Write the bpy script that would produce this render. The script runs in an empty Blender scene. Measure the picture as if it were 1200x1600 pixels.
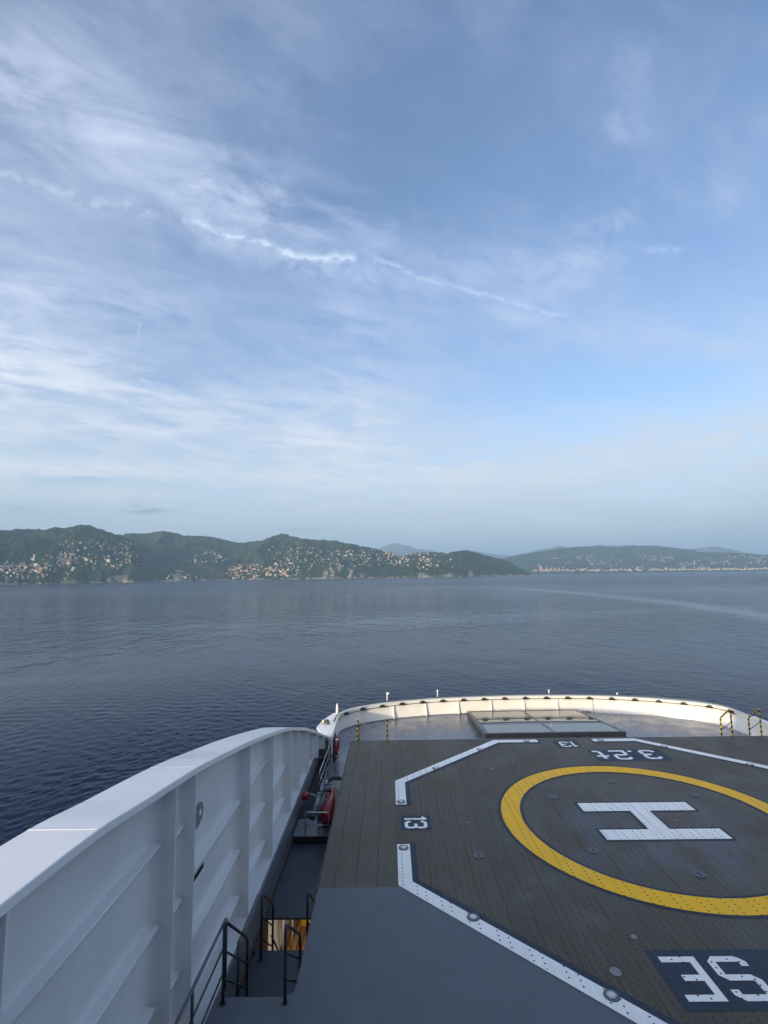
import bpy, bmesh, math, random
from mathutils import Vector, Matrix, noise
random.seed(7)
S = bpy.context.scene
COL = S.collection
R = math.radians
CAMZ = 6.405
SEA = -19.6

# ------------------------------------------------------------------ camera
cam_d = bpy.data.cameras.new('camera')
cam = bpy.data.objects.new('camera', cam_d); COL.objects.link(cam)
AX_R = Vector((0.99986578, 0.00876785, -0.01383996))
AX_U = Vector((0.01479511, -0.12036084, 0.99261995))
AX_F = Vector((-0.00703736, 0.99269149, 0.12047441))
m3 = Matrix((AX_R, AX_U, -AX_F)).transposed()
cam.matrix_world = Matrix.Translation((0, 0, CAMZ)) @ m3.to_4x4()
cam_d.sensor_fit = 'VERTICAL'; cam_d.sensor_height = 36.0; cam_d.lens = 18.0713
cam_d.clip_start = 0.05; cam_d.clip_end = 90000
S.camera = cam

# ------------------------------------------------------------------ light
SUN_AZ, SUN_EL = 37.0, 10.0            # the light travels forward and to starboard
sd = Vector((math.sin(R(SUN_AZ)) * math.cos(R(SUN_EL)), math.cos(R(SUN_AZ)) * math.cos(R(SUN_EL)), -math.sin(R(SUN_EL))))
ld = bpy.data.lights.new('sun', 'SUN'); ld.energy = 2.1; ld.angle = R(0.6); ld.color = (1.0, 0.80, 0.56)
sun = bpy.data.objects.new('sun', ld); COL.objects.link(sun)
sun.rotation_euler = sd.to_track_quat('-Z', 'Y').to_euler()

S.view_settings.view_transform = 'Standard'; S.view_settings.look = 'None'
S.view_settings.gamma = 1.0; S.view_settings.use_curve_mapping = False
S.view_settings.exposure = 1.55
S.render.engine = 'CYCLES'
S.cycles.use_denoising = True
S.cycles.max_bounces = 6; S.cycles.diffuse_bounces = 3; S.cycles.glossy_bounces = 3
S.cycles.volume_bounces = 0

# ------------------------------------------------------------------ node helper
class NT:
    def __init__(s, tree): s.t = tree
    def n(s, typ, **k):
        x = s.t.nodes.new(typ)
        for a, v in k.items(): setattr(x, a, v)
        return x
    def link(s, a, b): s.t.links.new(a, b)
    def put(s, sock, v):
        if v is None: return
        if isinstance(v, bpy.types.NodeSocket): s.link(v, sock)
        else:
            if isinstance(v, (tuple, list)) and len(v) == 3 and sock.type == 'RGBA': v = (*v, 1)
            sock.default_value = v
    def m(s, op, a, b=None, c=None, clamp=False):
        x = s.n('ShaderNodeMath', operation=op, use_clamp=clamp)
        s.put(x.inputs[0], a)
        if b is not None: s.put(x.inputs[1], b)
        if c is not None: s.put(x.inputs[2], c)
        return x.outputs[0]
    def v(s, op, a, b=None, scale=None):
        x = s.n('ShaderNodeVectorMath', operation=op)
        s.put(x.inputs[0], a)
        if b is not None: s.put(x.inputs[1], b)
        if scale is not None: s.put(x.inputs['Scale'], scale)
        return x.outputs['Value'] if op in ('LENGTH', 'DOT_PRODUCT', 'DISTANCE') else x.outputs['Vector']
    def xyz(s, v):
        x = s.n('ShaderNodeSeparateXYZ'); s.put(x.inputs[0], v); return x.outputs
    def comb(s, a, b, c=0.0):
        x = s.n('ShaderNodeCombineXYZ')
        s.put(x.inputs[0], a); s.put(x.inputs[1], b); s.put(x.inputs[2], c); return x.outputs[0]
    def noise(s, vec, scale, detail=4, rough=0.55, dist=0.0, lac=2.0):
        x = s.n('ShaderNodeTexNoise'); s.put(x.inputs['Vector'], vec)
        x.inputs['Scale'].default_value = scale; x.inputs['Detail'].default_value = detail
        x.inputs['Roughness'].default_value = rough; x.inputs['Distortion'].default_value = dist
        x.inputs['Lacunarity'].default_value = lac
        return x.outputs['Fac']
    def step(s, v, lo, hi, a=0.0, b=1.0):
        x = s.n('ShaderNodeMapRange', interpolation_type='SMOOTHSTEP')
        s.put(x.inputs[0], v); x.inputs[1].default_value = lo; x.inputs[2].default_value = hi
        x.inputs[3].default_value = a; x.inputs[4].default_value = b
        return x.outputs[0]
    def mix(s, f, a, b):
        x = s.n('ShaderNodeMix', data_type='RGBA')
        s.put(x.inputs[0], f); s.put(x.inputs[6], a); s.put(x.inputs[7], b); return x.outputs[2]
    def mulc(s, a, b):
        x = s.n('ShaderNodeMix', data_type='RGBA', blend_type='MULTIPLY'); x.inputs[0].default_value = 1
        s.put(x.inputs[6], a); s.put(x.inputs[7], b); return x.outputs[2]
    def rotstretch(s, v, ang, sx, sy, off=(0, 0, 0)):
        x = s.n('ShaderNodeMapping'); x.vector_type = 'POINT'
        s.put(x.inputs[0], s.v('ADD', v, off))
        r = s.n('ShaderNodeVectorRotate', rotation_type='Z_AXIS'); s.put(r.inputs['Vector'], x.outputs[0]); r.inputs['Angle'].default_value = -ang
        return s.v('MULTIPLY', r.outputs[0], (sx, sy, 1.0))
    def seg(s, p, a, b):
        """distance from 2D point p to the segment a-b, and position along it"""
        ax, ay = a; dx, dy = b[0] - a[0], b[1] - a[1]; L2 = dx * dx + dy * dy
        o = s.xyz(p)
        rx = s.m('SUBTRACT', o[0], ax); ry = s.m('SUBTRACT', o[1], ay)
        t = s.m('DIVIDE', s.m('ADD', s.m('MULTIPLY', rx, dx), s.m('MULTIPLY', ry, dy)), L2, clamp=True)
        ex = s.m('SUBTRACT', rx, s.m('MULTIPLY', t, dx)); ey = s.m('SUBTRACT', ry, s.m('MULTIPLY', t, dy))
        return s.m('SQRT', s.m('ADD', s.m('MULTIPLY', ex, ex), s.m('MULTIPLY', ey, ey))), t
    def blob(s, p, c, rx, ry):
        o = s.xyz(p)
        a = s.m('DIVIDE', s.m('SUBTRACT', o[0], c[0]), rx); b = s.m('DIVIDE', s.m('SUBTRACT', o[1], c[1]), ry)
        d = s.m('ADD', s.m('MULTIPLY', a, a), s.m('MULTIPLY', b, b))
        return s.m('EXPONENT', s.m('MULTIPLY', d, -1.0))

# ------------------------------------------------------------------ sky
W = bpy.data.worlds.new('World'); S.world = W; W.use_nodes = True
W.node_tree.nodes.clear()
w = NT(W.node_tree)
out = w.n('ShaderNodeOutputWorld'); bg = w.n('ShaderNodeBackground')
SKY_STR = 0.10
bg.inputs['Strength'].default_value = SKY_STR
w.link(bg.outputs[0], out.inputs['Surface'])
sky = w.n('ShaderNodeTexSky', sky_type='NISHITA'); sky.sun_disc = False
sky.sun_elevation = R(SUN_EL); sky.sun_rotation = R(180 + SUN_AZ)
sky.altitude = 20; sky.air_density = 1.0; sky.dust_density = 0.6; sky.ozone_density = 1.5
D = w.v('NORMALIZE', w.n('ShaderNodeTexCoord').outputs['Generated'])
dx, dy, dz = w.xyz(D)
zc = w.m('MAXIMUM', dz, 0.0)
plane = w.v('DIVIDE', w.comb(dx, dy, 0.0), w.comb(w.m('ADD', zc, 0.10), w.m('ADD', zc, 0.10), 1.0))
hor = w.m('SQRT', w.m('ADD', w.m('MULTIPLY', dx, dx), w.m('MULTIPLY', dy, dy)))
tanel = w.m('DIVIDE', zc, w.m('MAXIMUM', hor, 0.02))
yy = w.m('MAXIMUM', dy, 0.12)
G = w.comb(w.m('DIVIDE', dx, yy), w.m('DIVIDE', zc, yy), 0.0)
ahead = w.step(dy, 0.1, 0.35)
# blue of the clear sky, a touch greyer up high
base = w.mulc(sky.outputs[0], (0.76, 0.77, 0.90))
# broad cirrus
q1 = w.rotstretch(plane, R(32), 0.45, 1.0)
n1 = w.noise(q1, 1.1, 7, 0.56, 0.5)
q2 = w.rotstretch(plane, R(20), 0.55, 1.15, (3.1, 1.7, 0))
n2 = w.noise(q2, 2.4, 8, 0.62, 0.8)
q3 = w.rotstretch(plane, R(38), 0.7, 1.2, (7, 2, 0))
n3 = w.noise(q3, 6.0, 7, 0.66, 0.6)
n5 = w.noise(w.rotstretch(plane, R(50), 0.8, 1.1, (2, 8, 0)), 13.0, 6, 0.62, 1.2)
n4 = w.noise(w.v('ADD', plane, (11, 5, 0)), 0.55, 4, 0.5, 0.3)
cir = w.m('ADD', w.m('MULTIPLY', n1, 0.55), w.m('ADD', w.m('MULTIPLY', n2, 0.38), w.m('ADD', w.m('MULTIPLY', n3, 0.26), w.m('MULTIPLY', n5, 0.10))))
warp = w.comb(w.m('MULTIPLY', w.m('SUBTRACT', n2, 0.5), 0.22), w.m('MULTIPLY', w.m('SUBTRACT', n1, 0.5), 0.22), 0.0)
GW = w.v('ADD', G, warp)
def band(a, b, wd, amp):
    d, t = w.seg(GW, a, b)
    g = w.m('EXPONENT', w.m('MULTIPLY', w.m('MULTIPLY', d, d), -1.0 / (wd * wd)))
    return w.m('MULTIPLY', w.m('MULTIPLY', g, amp), w.step(w.m('ADD', n3, w.m('MULTIPLY', n2, 0.8)), 0.66, 1.08, 0.25, 1.55))
terms = [band((-0.80, 1.12), (-0.37, 0.84), 0.10, 0.13),
         band((-0.37, 0.82), (-0.03, 0.70), 0.085, 0.16),
         band((0.68, 1.36), (0.50, 0.92), 0.045, 0.08), band((0.50, 0.92), (0.40, 0.60), 0.09, 0.08), band((0.15, 0.60), (0.78, 0.80), 0.08, 0.10), band((0.30, 0.50), (0.80, 0.42), 0.05, 0.10),
         band((-0.80, 0.44), (-0.10, 0.24), 0.09, 0.17),
         band((-0.75, 0.60), (-0.42, 0.54), 0.05, 0.09),
         band((-0.10, 0.42), (0.00, 0.28), 0.13, 0.12),
         band((0.05, 0.62), (-0.05, 0.50), 0.07, 0.08),
         band((0.10, 0.18), (0.75, 0.25), 0.035, 0.18),
         band((-0.80, 0.225), (0.1, 0.155), 0.03, 0.16),
         w.m('MULTIPLY', w.blob(GW, (-0.75, 0.70), 0.35, 0.45), 0.10),
         w.m('MULTIPLY', w.blob(G, (0.06, 0.93), 0.22, 0.24), -0.16),
         w.m('MULTIPLY', w.blob(GW, (0.40, 0.37), 0.22, 0.07), -0.14),
         w.m('MULTIPLY', w.blob(GW, (-0.15, 0.50), 0.10, 0.09), -0.08),
         w.m('MULTIPLY', w.blob(GW, (0.62, 0.62), 0.2, 0.2), -0.05),
         w.m('MULTIPLY', w.blob(GW, (-0.62, 0.275), 0.14, 0.02), -0.10)]
acc = w.m('ADD', cir, w.m('MULTIPLY', w.m('SUBTRACT', n4, 0.5), 0.25))
for tt in terms: acc = w.m('ADD', acc, w.m('MULTIPLY', tt, ahead))
veil = w.step(tanel, 0.75, 0.10, 0.0, 0.34)
acc = w.m('ADD', acc, w.m('MULTIPLY', veil, 0.62))
alpha = w.step(acc, 0.50, 1.10)
alpha = w.m('MULTIPLY', alpha, 0.92)
ccol = w.mix(w.step(tanel, 0.03, 0.55), (0.285, 0.303, 0.323), (0.195, 0.232, 0.318))
ccol = w.mix(w.m('MULTIPLY', w.step(acc, 0.90, 1.30), 0.8), ccol, (0.32, 0.335, 0.360))
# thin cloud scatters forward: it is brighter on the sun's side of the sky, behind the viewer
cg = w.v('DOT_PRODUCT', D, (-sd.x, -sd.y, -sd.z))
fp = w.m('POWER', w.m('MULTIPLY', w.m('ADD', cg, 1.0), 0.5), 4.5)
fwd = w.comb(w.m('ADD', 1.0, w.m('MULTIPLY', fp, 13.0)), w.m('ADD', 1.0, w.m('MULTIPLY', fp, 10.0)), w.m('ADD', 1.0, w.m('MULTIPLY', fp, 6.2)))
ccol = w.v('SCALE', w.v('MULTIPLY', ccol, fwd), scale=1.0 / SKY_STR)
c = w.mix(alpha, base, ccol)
# pale dull band low over the horizon
hz = w.step(tanel, 0.20, 0.0)
hzc = w.v('SCALE', w.comb(0.180, 0.192, 0.222), scale=1.0 / SKY_STR)
c = w.mix(w.m('MULTIPLY', hz, 0.85), c, hzc)
# torn contrail
nt = w.noise(w.v('MULTIPLY', G, (1.0, 1.0, 1.0)), 26.0, 6, 0.65, 0.4)
nt2 = w.noise(w.v('ADD', G, (3, 9, 0)), 7.0, 4, 0.6, 0.2)
GT = w.v('ADD', G, w.comb(0.0, w.m('ADD', w.m('MULTIPLY', w.m('SUBTRACT', nt, 0.5), 0.022), w.m('MULTIPLY', w.m('SUBTRACT', nt2, 0.5), 0.075)), 0.0))
def trail(a, b, w0, w1, amp, thr=0.34):
    d, t = w.seg(GT, a, b)
    wd = w.m('ADD', w0, w.m('MULTIPLY', t, w1 - w0))
    g = w.m('EXPONENT', w.m('MULTIPLY', w.m('POWER', w.m('DIVIDE', d, wd), 2.0), -1.0))
    ends = w.m('MULTIPLY', w.step(t, 0.0, 0.08), w.step(t, 1.0, 0.88))
    return w.m('MULTIPLY', w.m('MULTIPLY', g, ends), w.m('MULTIPLY', w.step(nt, thr, thr + 0.25), amp))
tr = w.m('ADD', w.m('ADD', trail((-0.43, 0.748), (-0.22, 0.682), 0.009, 0.006, 0.48), w.m('ADD', trail((-0.23, 0.682), (-0.05, 0.652), 0.006, 0.010, 0.58, 0.30), trail((-0.40, 0.715), (0.02, 0.600), 0.030, 0.035, 0.22, 0.30))),
         w.m('ADD', trail((-0.04, 0.652), (0.40, 0.506), 0.006, 0.003, 0.30, 0.32), w.m('ADD', trail((-0.92, 0.885), (-0.62, 0.815), 0.008, 0.010, 0.28, 0.38), trail((-0.66, 0.80), (-0.47, 0.765), 0.012, 0.014, 0.34, 0.40))))
dsp, tsp = w.seg(G, (-0.504, 0.520), (-0.513, 0.44))
sp = w.m('MULTIPLY', w.m('EXPONENT', w.m('MULTIPLY', w.m('MULTIPLY', dsp, dsp), -1.0 / (0.0028 ** 2))), w.m('MULTIPLY', w.m('SUBTRACT', 1.0, tsp), 0.25))
wb = w.m('MULTIPLY', w.blob(G, (0.586, 0.662), 0.035, 0.008), w.m('MULTIPLY', w.step(nt, 0.3, 0.6), 0.35))
tr = w.m('MULTIPLY', w.m('ADD', tr, w.m('ADD', sp, wb), clamp=True), ahead)
c = w.mix(tr, c, w.v('SCALE', w.comb(0.31, 0.355, 0.43), scale=1.0 / SKY_STR))
# small flat grey clouds low on the left
GS = w.v('ADD', G, w.comb(w.m('MULTIPLY', w.m('SUBTRACT', nt2, 0.5), 0.05), w.m('MULTIPLY', w.m('SUBTRACT', nt, 0.5), 0.02), 0.0))
dk = w.m('ADD', w.blob(GS, (-0.475, 0.130), 0.045, 0.0045), w.m('ADD', w.m('MULTIPLY', w.blob(GS, (-0.50, 0.143), 0.016, 0.004), 0.6),
         w.m('ADD', w.m('MULTIPLY', w.blob(GS, (-0.17, 0.090), 0.05, 0.004), 0.5), w.m('MULTIPLY', w.blob(GS, (-0.73, 0.139), 0.03, 0.003), 0.5))))
dk = w.m('MULTIPLY', w.m('MULTIPLY', dk, 0.85, clamp=True), ahead)
c = w.mix(dk, c, w.v('SCALE', w.comb(0.10, 0.14, 0.19), scale=1.0 / SKY_STR))
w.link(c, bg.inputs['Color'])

# ------------------------------------------------------------------ materials
MATS = {}
def pbsdf(name):
    m = bpy.data.materials.new(name); m.use_nodes = True
    t = NT(m.node_tree); b = m.node_tree.nodes['Principled BSDF']
    return m, t, b
def mat(name, col, rough=0.5, metal=0.0, var=0.12, scale=3.0, bump=0.0, bscale=60.0, spec=0.5, dirt=None, coat=0.0, rvar=0.08):
    m, t, b = pbsdf(name)
    pos = t.n('ShaderNodeNewGeometry').outputs['Position']
    nz = t.noise(pos, scale, 6, 0.6)
    f = t.step(nz, 0.25, 0.75, 1 - var, 1 + var)
    cc = t.v('SCALE', t.comb(*col), scale=f)
    if dirt:
        nd = t.noise(t.v('ADD', pos, (5, 3, 1)), dirt[1], 7, 0.7)
        cc = t.mix(t.step(nd, dirt[2], dirt[2] + 0.16, 0, dirt[3]), cc, dirt[0])
    t.put(b.inputs['Base Color'], cc)
    t.put(b.inputs['Roughness'], t.step(nz, 0.3, 0.7, max(0, rough - rvar), min(1, rough + rvar)))
    b.inputs['Metallic'].default_value = metal; b.inputs['Specular IOR Level'].default_value = spec
    b.inputs['Coat Weight'].default_value = coat; b.inputs['Coat Roughness'].default_value = 0.15
    if bump:
        bp = t.n('ShaderNodeBump'); bp.inputs['Strength'].default_value = 1.0; bp.inputs['Distance'].default_value = bump
        t.link(t.noise(pos, bscale, 4, 0.6), bp.inputs['Height']); t.link(bp.outputs[0], b.inputs['Normal'])
    MATS[name] = m; return m

def holes(t, pos):
    """drainage holes drilled in pairs of rows along each plank of the landing area"""
    x, y, z = t.xyz(pos)
    u = t.m('SUBTRACT', t.m('MODULO', t.m('ADD', t.m('SUBTRACT', x, 0.35), 4.55), 0.455), 0.2275)
    au = t.m('SUBTRACT', t.m('ABSOLUTE', u), 0.083)
    sh = t.m('MULTIPLY', t.m('SIGN', u), 0.03)
    vy = t.m('SUBTRACT', t.m('MODULO', t.m('ADD', t.m('ADD', y, sh), 50.0), 0.122), 0.061)
    d = t.m('SQRT', t.m('ADD', t.m('MULTIPLY', au, au), t.m('MULTIPLY', vy, vy)))
    h = t.m('LESS_THAN', d, 0.0165)
    # only inside the octagon
    ax = t.m('ABSOLUTE', t.m('SUBTRACT', x, 6.66)); ay = t.m('ABSOLUTE', t.m('SUBTRACT', y, 14.22))
    ins = t.m('MULTIPLY', t.m('LESS_THAN', ax, 6.50), t.m('MULTIPLY', t.m('LESS_THAN', ay, 6.50), t.m('LESS_THAN', t.m('ADD', ax, ay), 9.20)))
    return t.m('MULTIPLY', h, ins)

def deck_mat(name, col, rough, kind):
    m, t, b = pbsdf(name)
    pos = t.n('ShaderNodeNewGeometry').outputs['Position']
    x, y, z = t.xyz(pos)
    h = holes(t, pos)
    streak = t.noise(t.v('MULTIPLY', pos, (9.0, 0.5, 1.0)), 2.0, 6, 0.65)
    blot = t.noise(pos, 0.7, 6, 0.6)
    fine = t.noise(pos, 45.0, 3, 0.6)
    cc = t.comb(*col)
    if kind == 'plank':
        rnd = t.n('ShaderNodeObjectInfo').outputs['Random']
        cc = t.v('SCALE', cc, scale=t.step(rnd, 0, 1, 0.90, 1.10))
        cc = t.v('SCALE', cc, scale=t.step(streak, 0.25, 0.75, 0.78, 1.24))
        cc = t.v('SCALE', cc, scale=t.step(blot, 0.3, 0.7, 0.86, 1.12))
        # blue-grey scuff of rubber and worn paint round the H, plus painted-in rib sheen
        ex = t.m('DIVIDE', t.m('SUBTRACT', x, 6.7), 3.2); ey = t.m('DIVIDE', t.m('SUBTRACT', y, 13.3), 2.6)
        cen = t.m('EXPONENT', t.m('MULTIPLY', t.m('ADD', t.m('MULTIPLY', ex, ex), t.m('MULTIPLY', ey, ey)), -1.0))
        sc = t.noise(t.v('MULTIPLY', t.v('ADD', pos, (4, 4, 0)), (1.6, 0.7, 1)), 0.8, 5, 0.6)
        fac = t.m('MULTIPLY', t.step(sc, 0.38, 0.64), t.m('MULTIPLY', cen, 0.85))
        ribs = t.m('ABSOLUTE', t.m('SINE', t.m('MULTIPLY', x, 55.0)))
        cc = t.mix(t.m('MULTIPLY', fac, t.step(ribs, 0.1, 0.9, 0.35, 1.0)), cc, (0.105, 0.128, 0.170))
        cc = t.v('SCALE', cc, scale=t.step(ribs, 0.0, 0.35, 0.86, 1.0))
        worn = t.noise(t.v('ADD', pos, (9, 1, 0)), 0.45, 6, 0.6)
        cc = t.mix(t.step(worn, 0.56, 0.72, 0, 0.35), cc, (0.17, 0.155, 0.14))
        cc = t.v('SCALE', cc, scale=t.step(fine, 0.3, 0.7, 0.93, 1.07))
        bp = t.n('ShaderNodeBump'); bp.inputs['Strength'].default_value = 0.6; bp.inputs['Distance'].default_value = 0.002
        t.link(t.m('ADD', ribs, fine), bp.inputs['Height']); t.link(bp.outputs[0], b.inputs['Normal'])
    else:
        cc = t.v('SCALE', cc, scale=t.step(blot, 0.3, 0.7, 0.94, 1.05))
        cc = t.v('SCALE', cc, scale=t.step(streak, 0.25, 0.75, 0.94, 1.04))
        chip = t.noise(t.v('ADD', pos, (2, 7, 0)), 5.0, 8, 0.75)
        cc = t.mix(t.step(chip, 0.66, 0.72, 0, 0.45), cc, (0.16, 0.16, 0.17))
    cc = t.mix(h, cc, (0.012, 0.012, 0.014))
    t.put(b.inputs['Base Color'], cc)
    t.put(b.inputs['Roughness'], t.step(blot, 0.3, 0.7, rough - 0.08, rough + 0.08))
    b.inputs['Specular IOR Level'].default_value = 0.38 if kind == 'plank' else 0.35
    MATS[name] = m; return m

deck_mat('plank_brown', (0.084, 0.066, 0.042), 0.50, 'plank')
deck_mat('paint_white', (0.92, 0.92, 0.90), 0.55, 'paint')
deck_mat('paint_yellow', (0.97, 0.53, 0.010), 0.55, 'paint')
deck_mat('paint_navy', (0.028, 0.040, 0.065), 0.6, 'paint')
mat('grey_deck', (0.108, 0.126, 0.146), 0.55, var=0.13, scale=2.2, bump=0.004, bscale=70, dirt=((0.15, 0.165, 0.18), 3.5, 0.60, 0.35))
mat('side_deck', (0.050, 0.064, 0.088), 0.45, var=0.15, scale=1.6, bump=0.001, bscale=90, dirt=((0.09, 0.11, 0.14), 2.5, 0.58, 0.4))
mat('fore_deck', (0.17, 0.185, 0.215), 0.30, var=0.14, scale=1.1, bump=0.004, bscale=1.6, dirt=((0.07, 0.075, 0.09), 0.9, 0.55, 0.5), spec=0.7, rvar=0.12)
mat('white_paint', (0.74, 0.75, 0.76), 0.38, var=0.035, scale=0.9, bump=0.004, bscale=2.2, dirt=((0.52, 0.49, 0.44), 2.6, 0.60, 0.30), spec=0.5)
mat('cap_paint', (0.87, 0.87, 0.87), 0.35, var=0.03, scale=1.0, bump=0.002, bscale=3.0, dirt=((0.55, 0.56, 0.55), 2.2, 0.64, 0.4))
mat('bow_white', (0.84, 0.82, 0.76), 0.35, var=0.04, scale=0.8, bump=0.006, bscale=1.4, dirt=((0.50, 0.43, 0.33), 2.0, 0.64, 0.4))
mat('coaming_grey', (0.20, 0.23, 0.26), 0.4, var=0.08, scale=1.5, dirt=((0.12, 0.12, 0.13), 3.0, 0.6, 0.5))
mat('stencil_grey', (0.12, 0.14, 0.17), 0.6)
mat('rust_trim', (0.13, 0.088, 0.065), 0.7, var=0.3, scale=5)
mat('dark_steel', (0.035, 0.042, 0.052), 0.4, metal=0.2, var=0.15)
mat('black_rubber', (0.015, 0.016, 0.018), 0.6, var=0.15)
mat('grey_tube', (0.10, 0.115, 0.13), 0.35, metal=0.3, var=0.1)
mat('steel_tube', (0.42, 0.45, 0.48), 0.28, metal=0.7, var=0.08)
mat('red_paint', (0.25, 0.006, 0.010), 0.35, var=0.15, scale=5, coat=0.3)
mat('pipe_grey', (0.23, 0.27, 0.30), 0.4, metal=0.3, var=0.15)
mat('hazard_yellow', (0.75, 0.50, 0.03), 0.5)
mat('hazard_black', (0.012, 0.012, 0.012), 0.5)
mat('frame_bronze', (0.14, 0.14, 0.14), 0.35, metal=0.4, var=0.15)
mat('lamp_rim', (0.11, 0.12, 0.135), 0.45, metal=0.3, var=0.2, scale=20)
mat('lamp_lens', (0.62, 0.72, 0.68), 0.3, var=0.1, spec=0.8)
mat('lens_ring', (0.50, 0.52, 0.52), 0.5, var=0.15, scale=20)
mat('worn_mark', (0.24, 0.235, 0.23), 0.7, var=0.2, scale=9)
mat('cream_paint', (0.80, 0.74, 0.58), 0.4, var=0.05)
mat('roller_black', (0.04, 0.045, 0.035), 0.5, var=0.3, scale=6)
mat('hull_white', (0.72, 0.73, 0.74), 0.35, var=0.04, scale=0.6)
def teak():
    m, t, b = pbsdf('teak')
    pos = t.n('ShaderNodeNewGeometry').outputs['Position']
    g = t.noise(t.v('MULTIPLY', pos, (14, 0.8, 1)), 3, 5, 0.6)
    rnd = t.n('ShaderNodeObjectInfo').outputs['Random']
    cc = t.mix(g, (0.27, 0.13, 0.045), (0.42, 0.23, 0.09))
    cc = t.v('SCALE', cc, scale=t.step(rnd, 0, 1, 0.8, 1.15))
    t.put(b.inputs['Base Color'], cc); b.inputs['Roughness'].default_value = 0.5
    MATS['teak'] = m
teak()
def glass():
    m, t, b = pbsdf('skylight_glass')
    pos = t.n('ShaderNodeNewGeometry').outputs['Position']
    b.inputs['Base Color'].default_value = (0.075, 0.105, 0.115, 1)
    b.inputs['Roughness'].default_value = 0.03
    b.inputs['IOR'].default_value = 1.6
    b.inputs['Specular IOR Level'].default_value = 0.9
    bp = t.n('ShaderNodeBump'); bp.inputs['Distance'].default_value = 0.0008; bp.inputs['Strength'].default_value = 0.5
    t.link(t.noise(pos, 2.0, 2, 0.5), bp.inputs['Height']); t.link(bp.outputs[0], b.inputs['Normal'])
    MATS['skylight_glass'] = m
glass()

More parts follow.
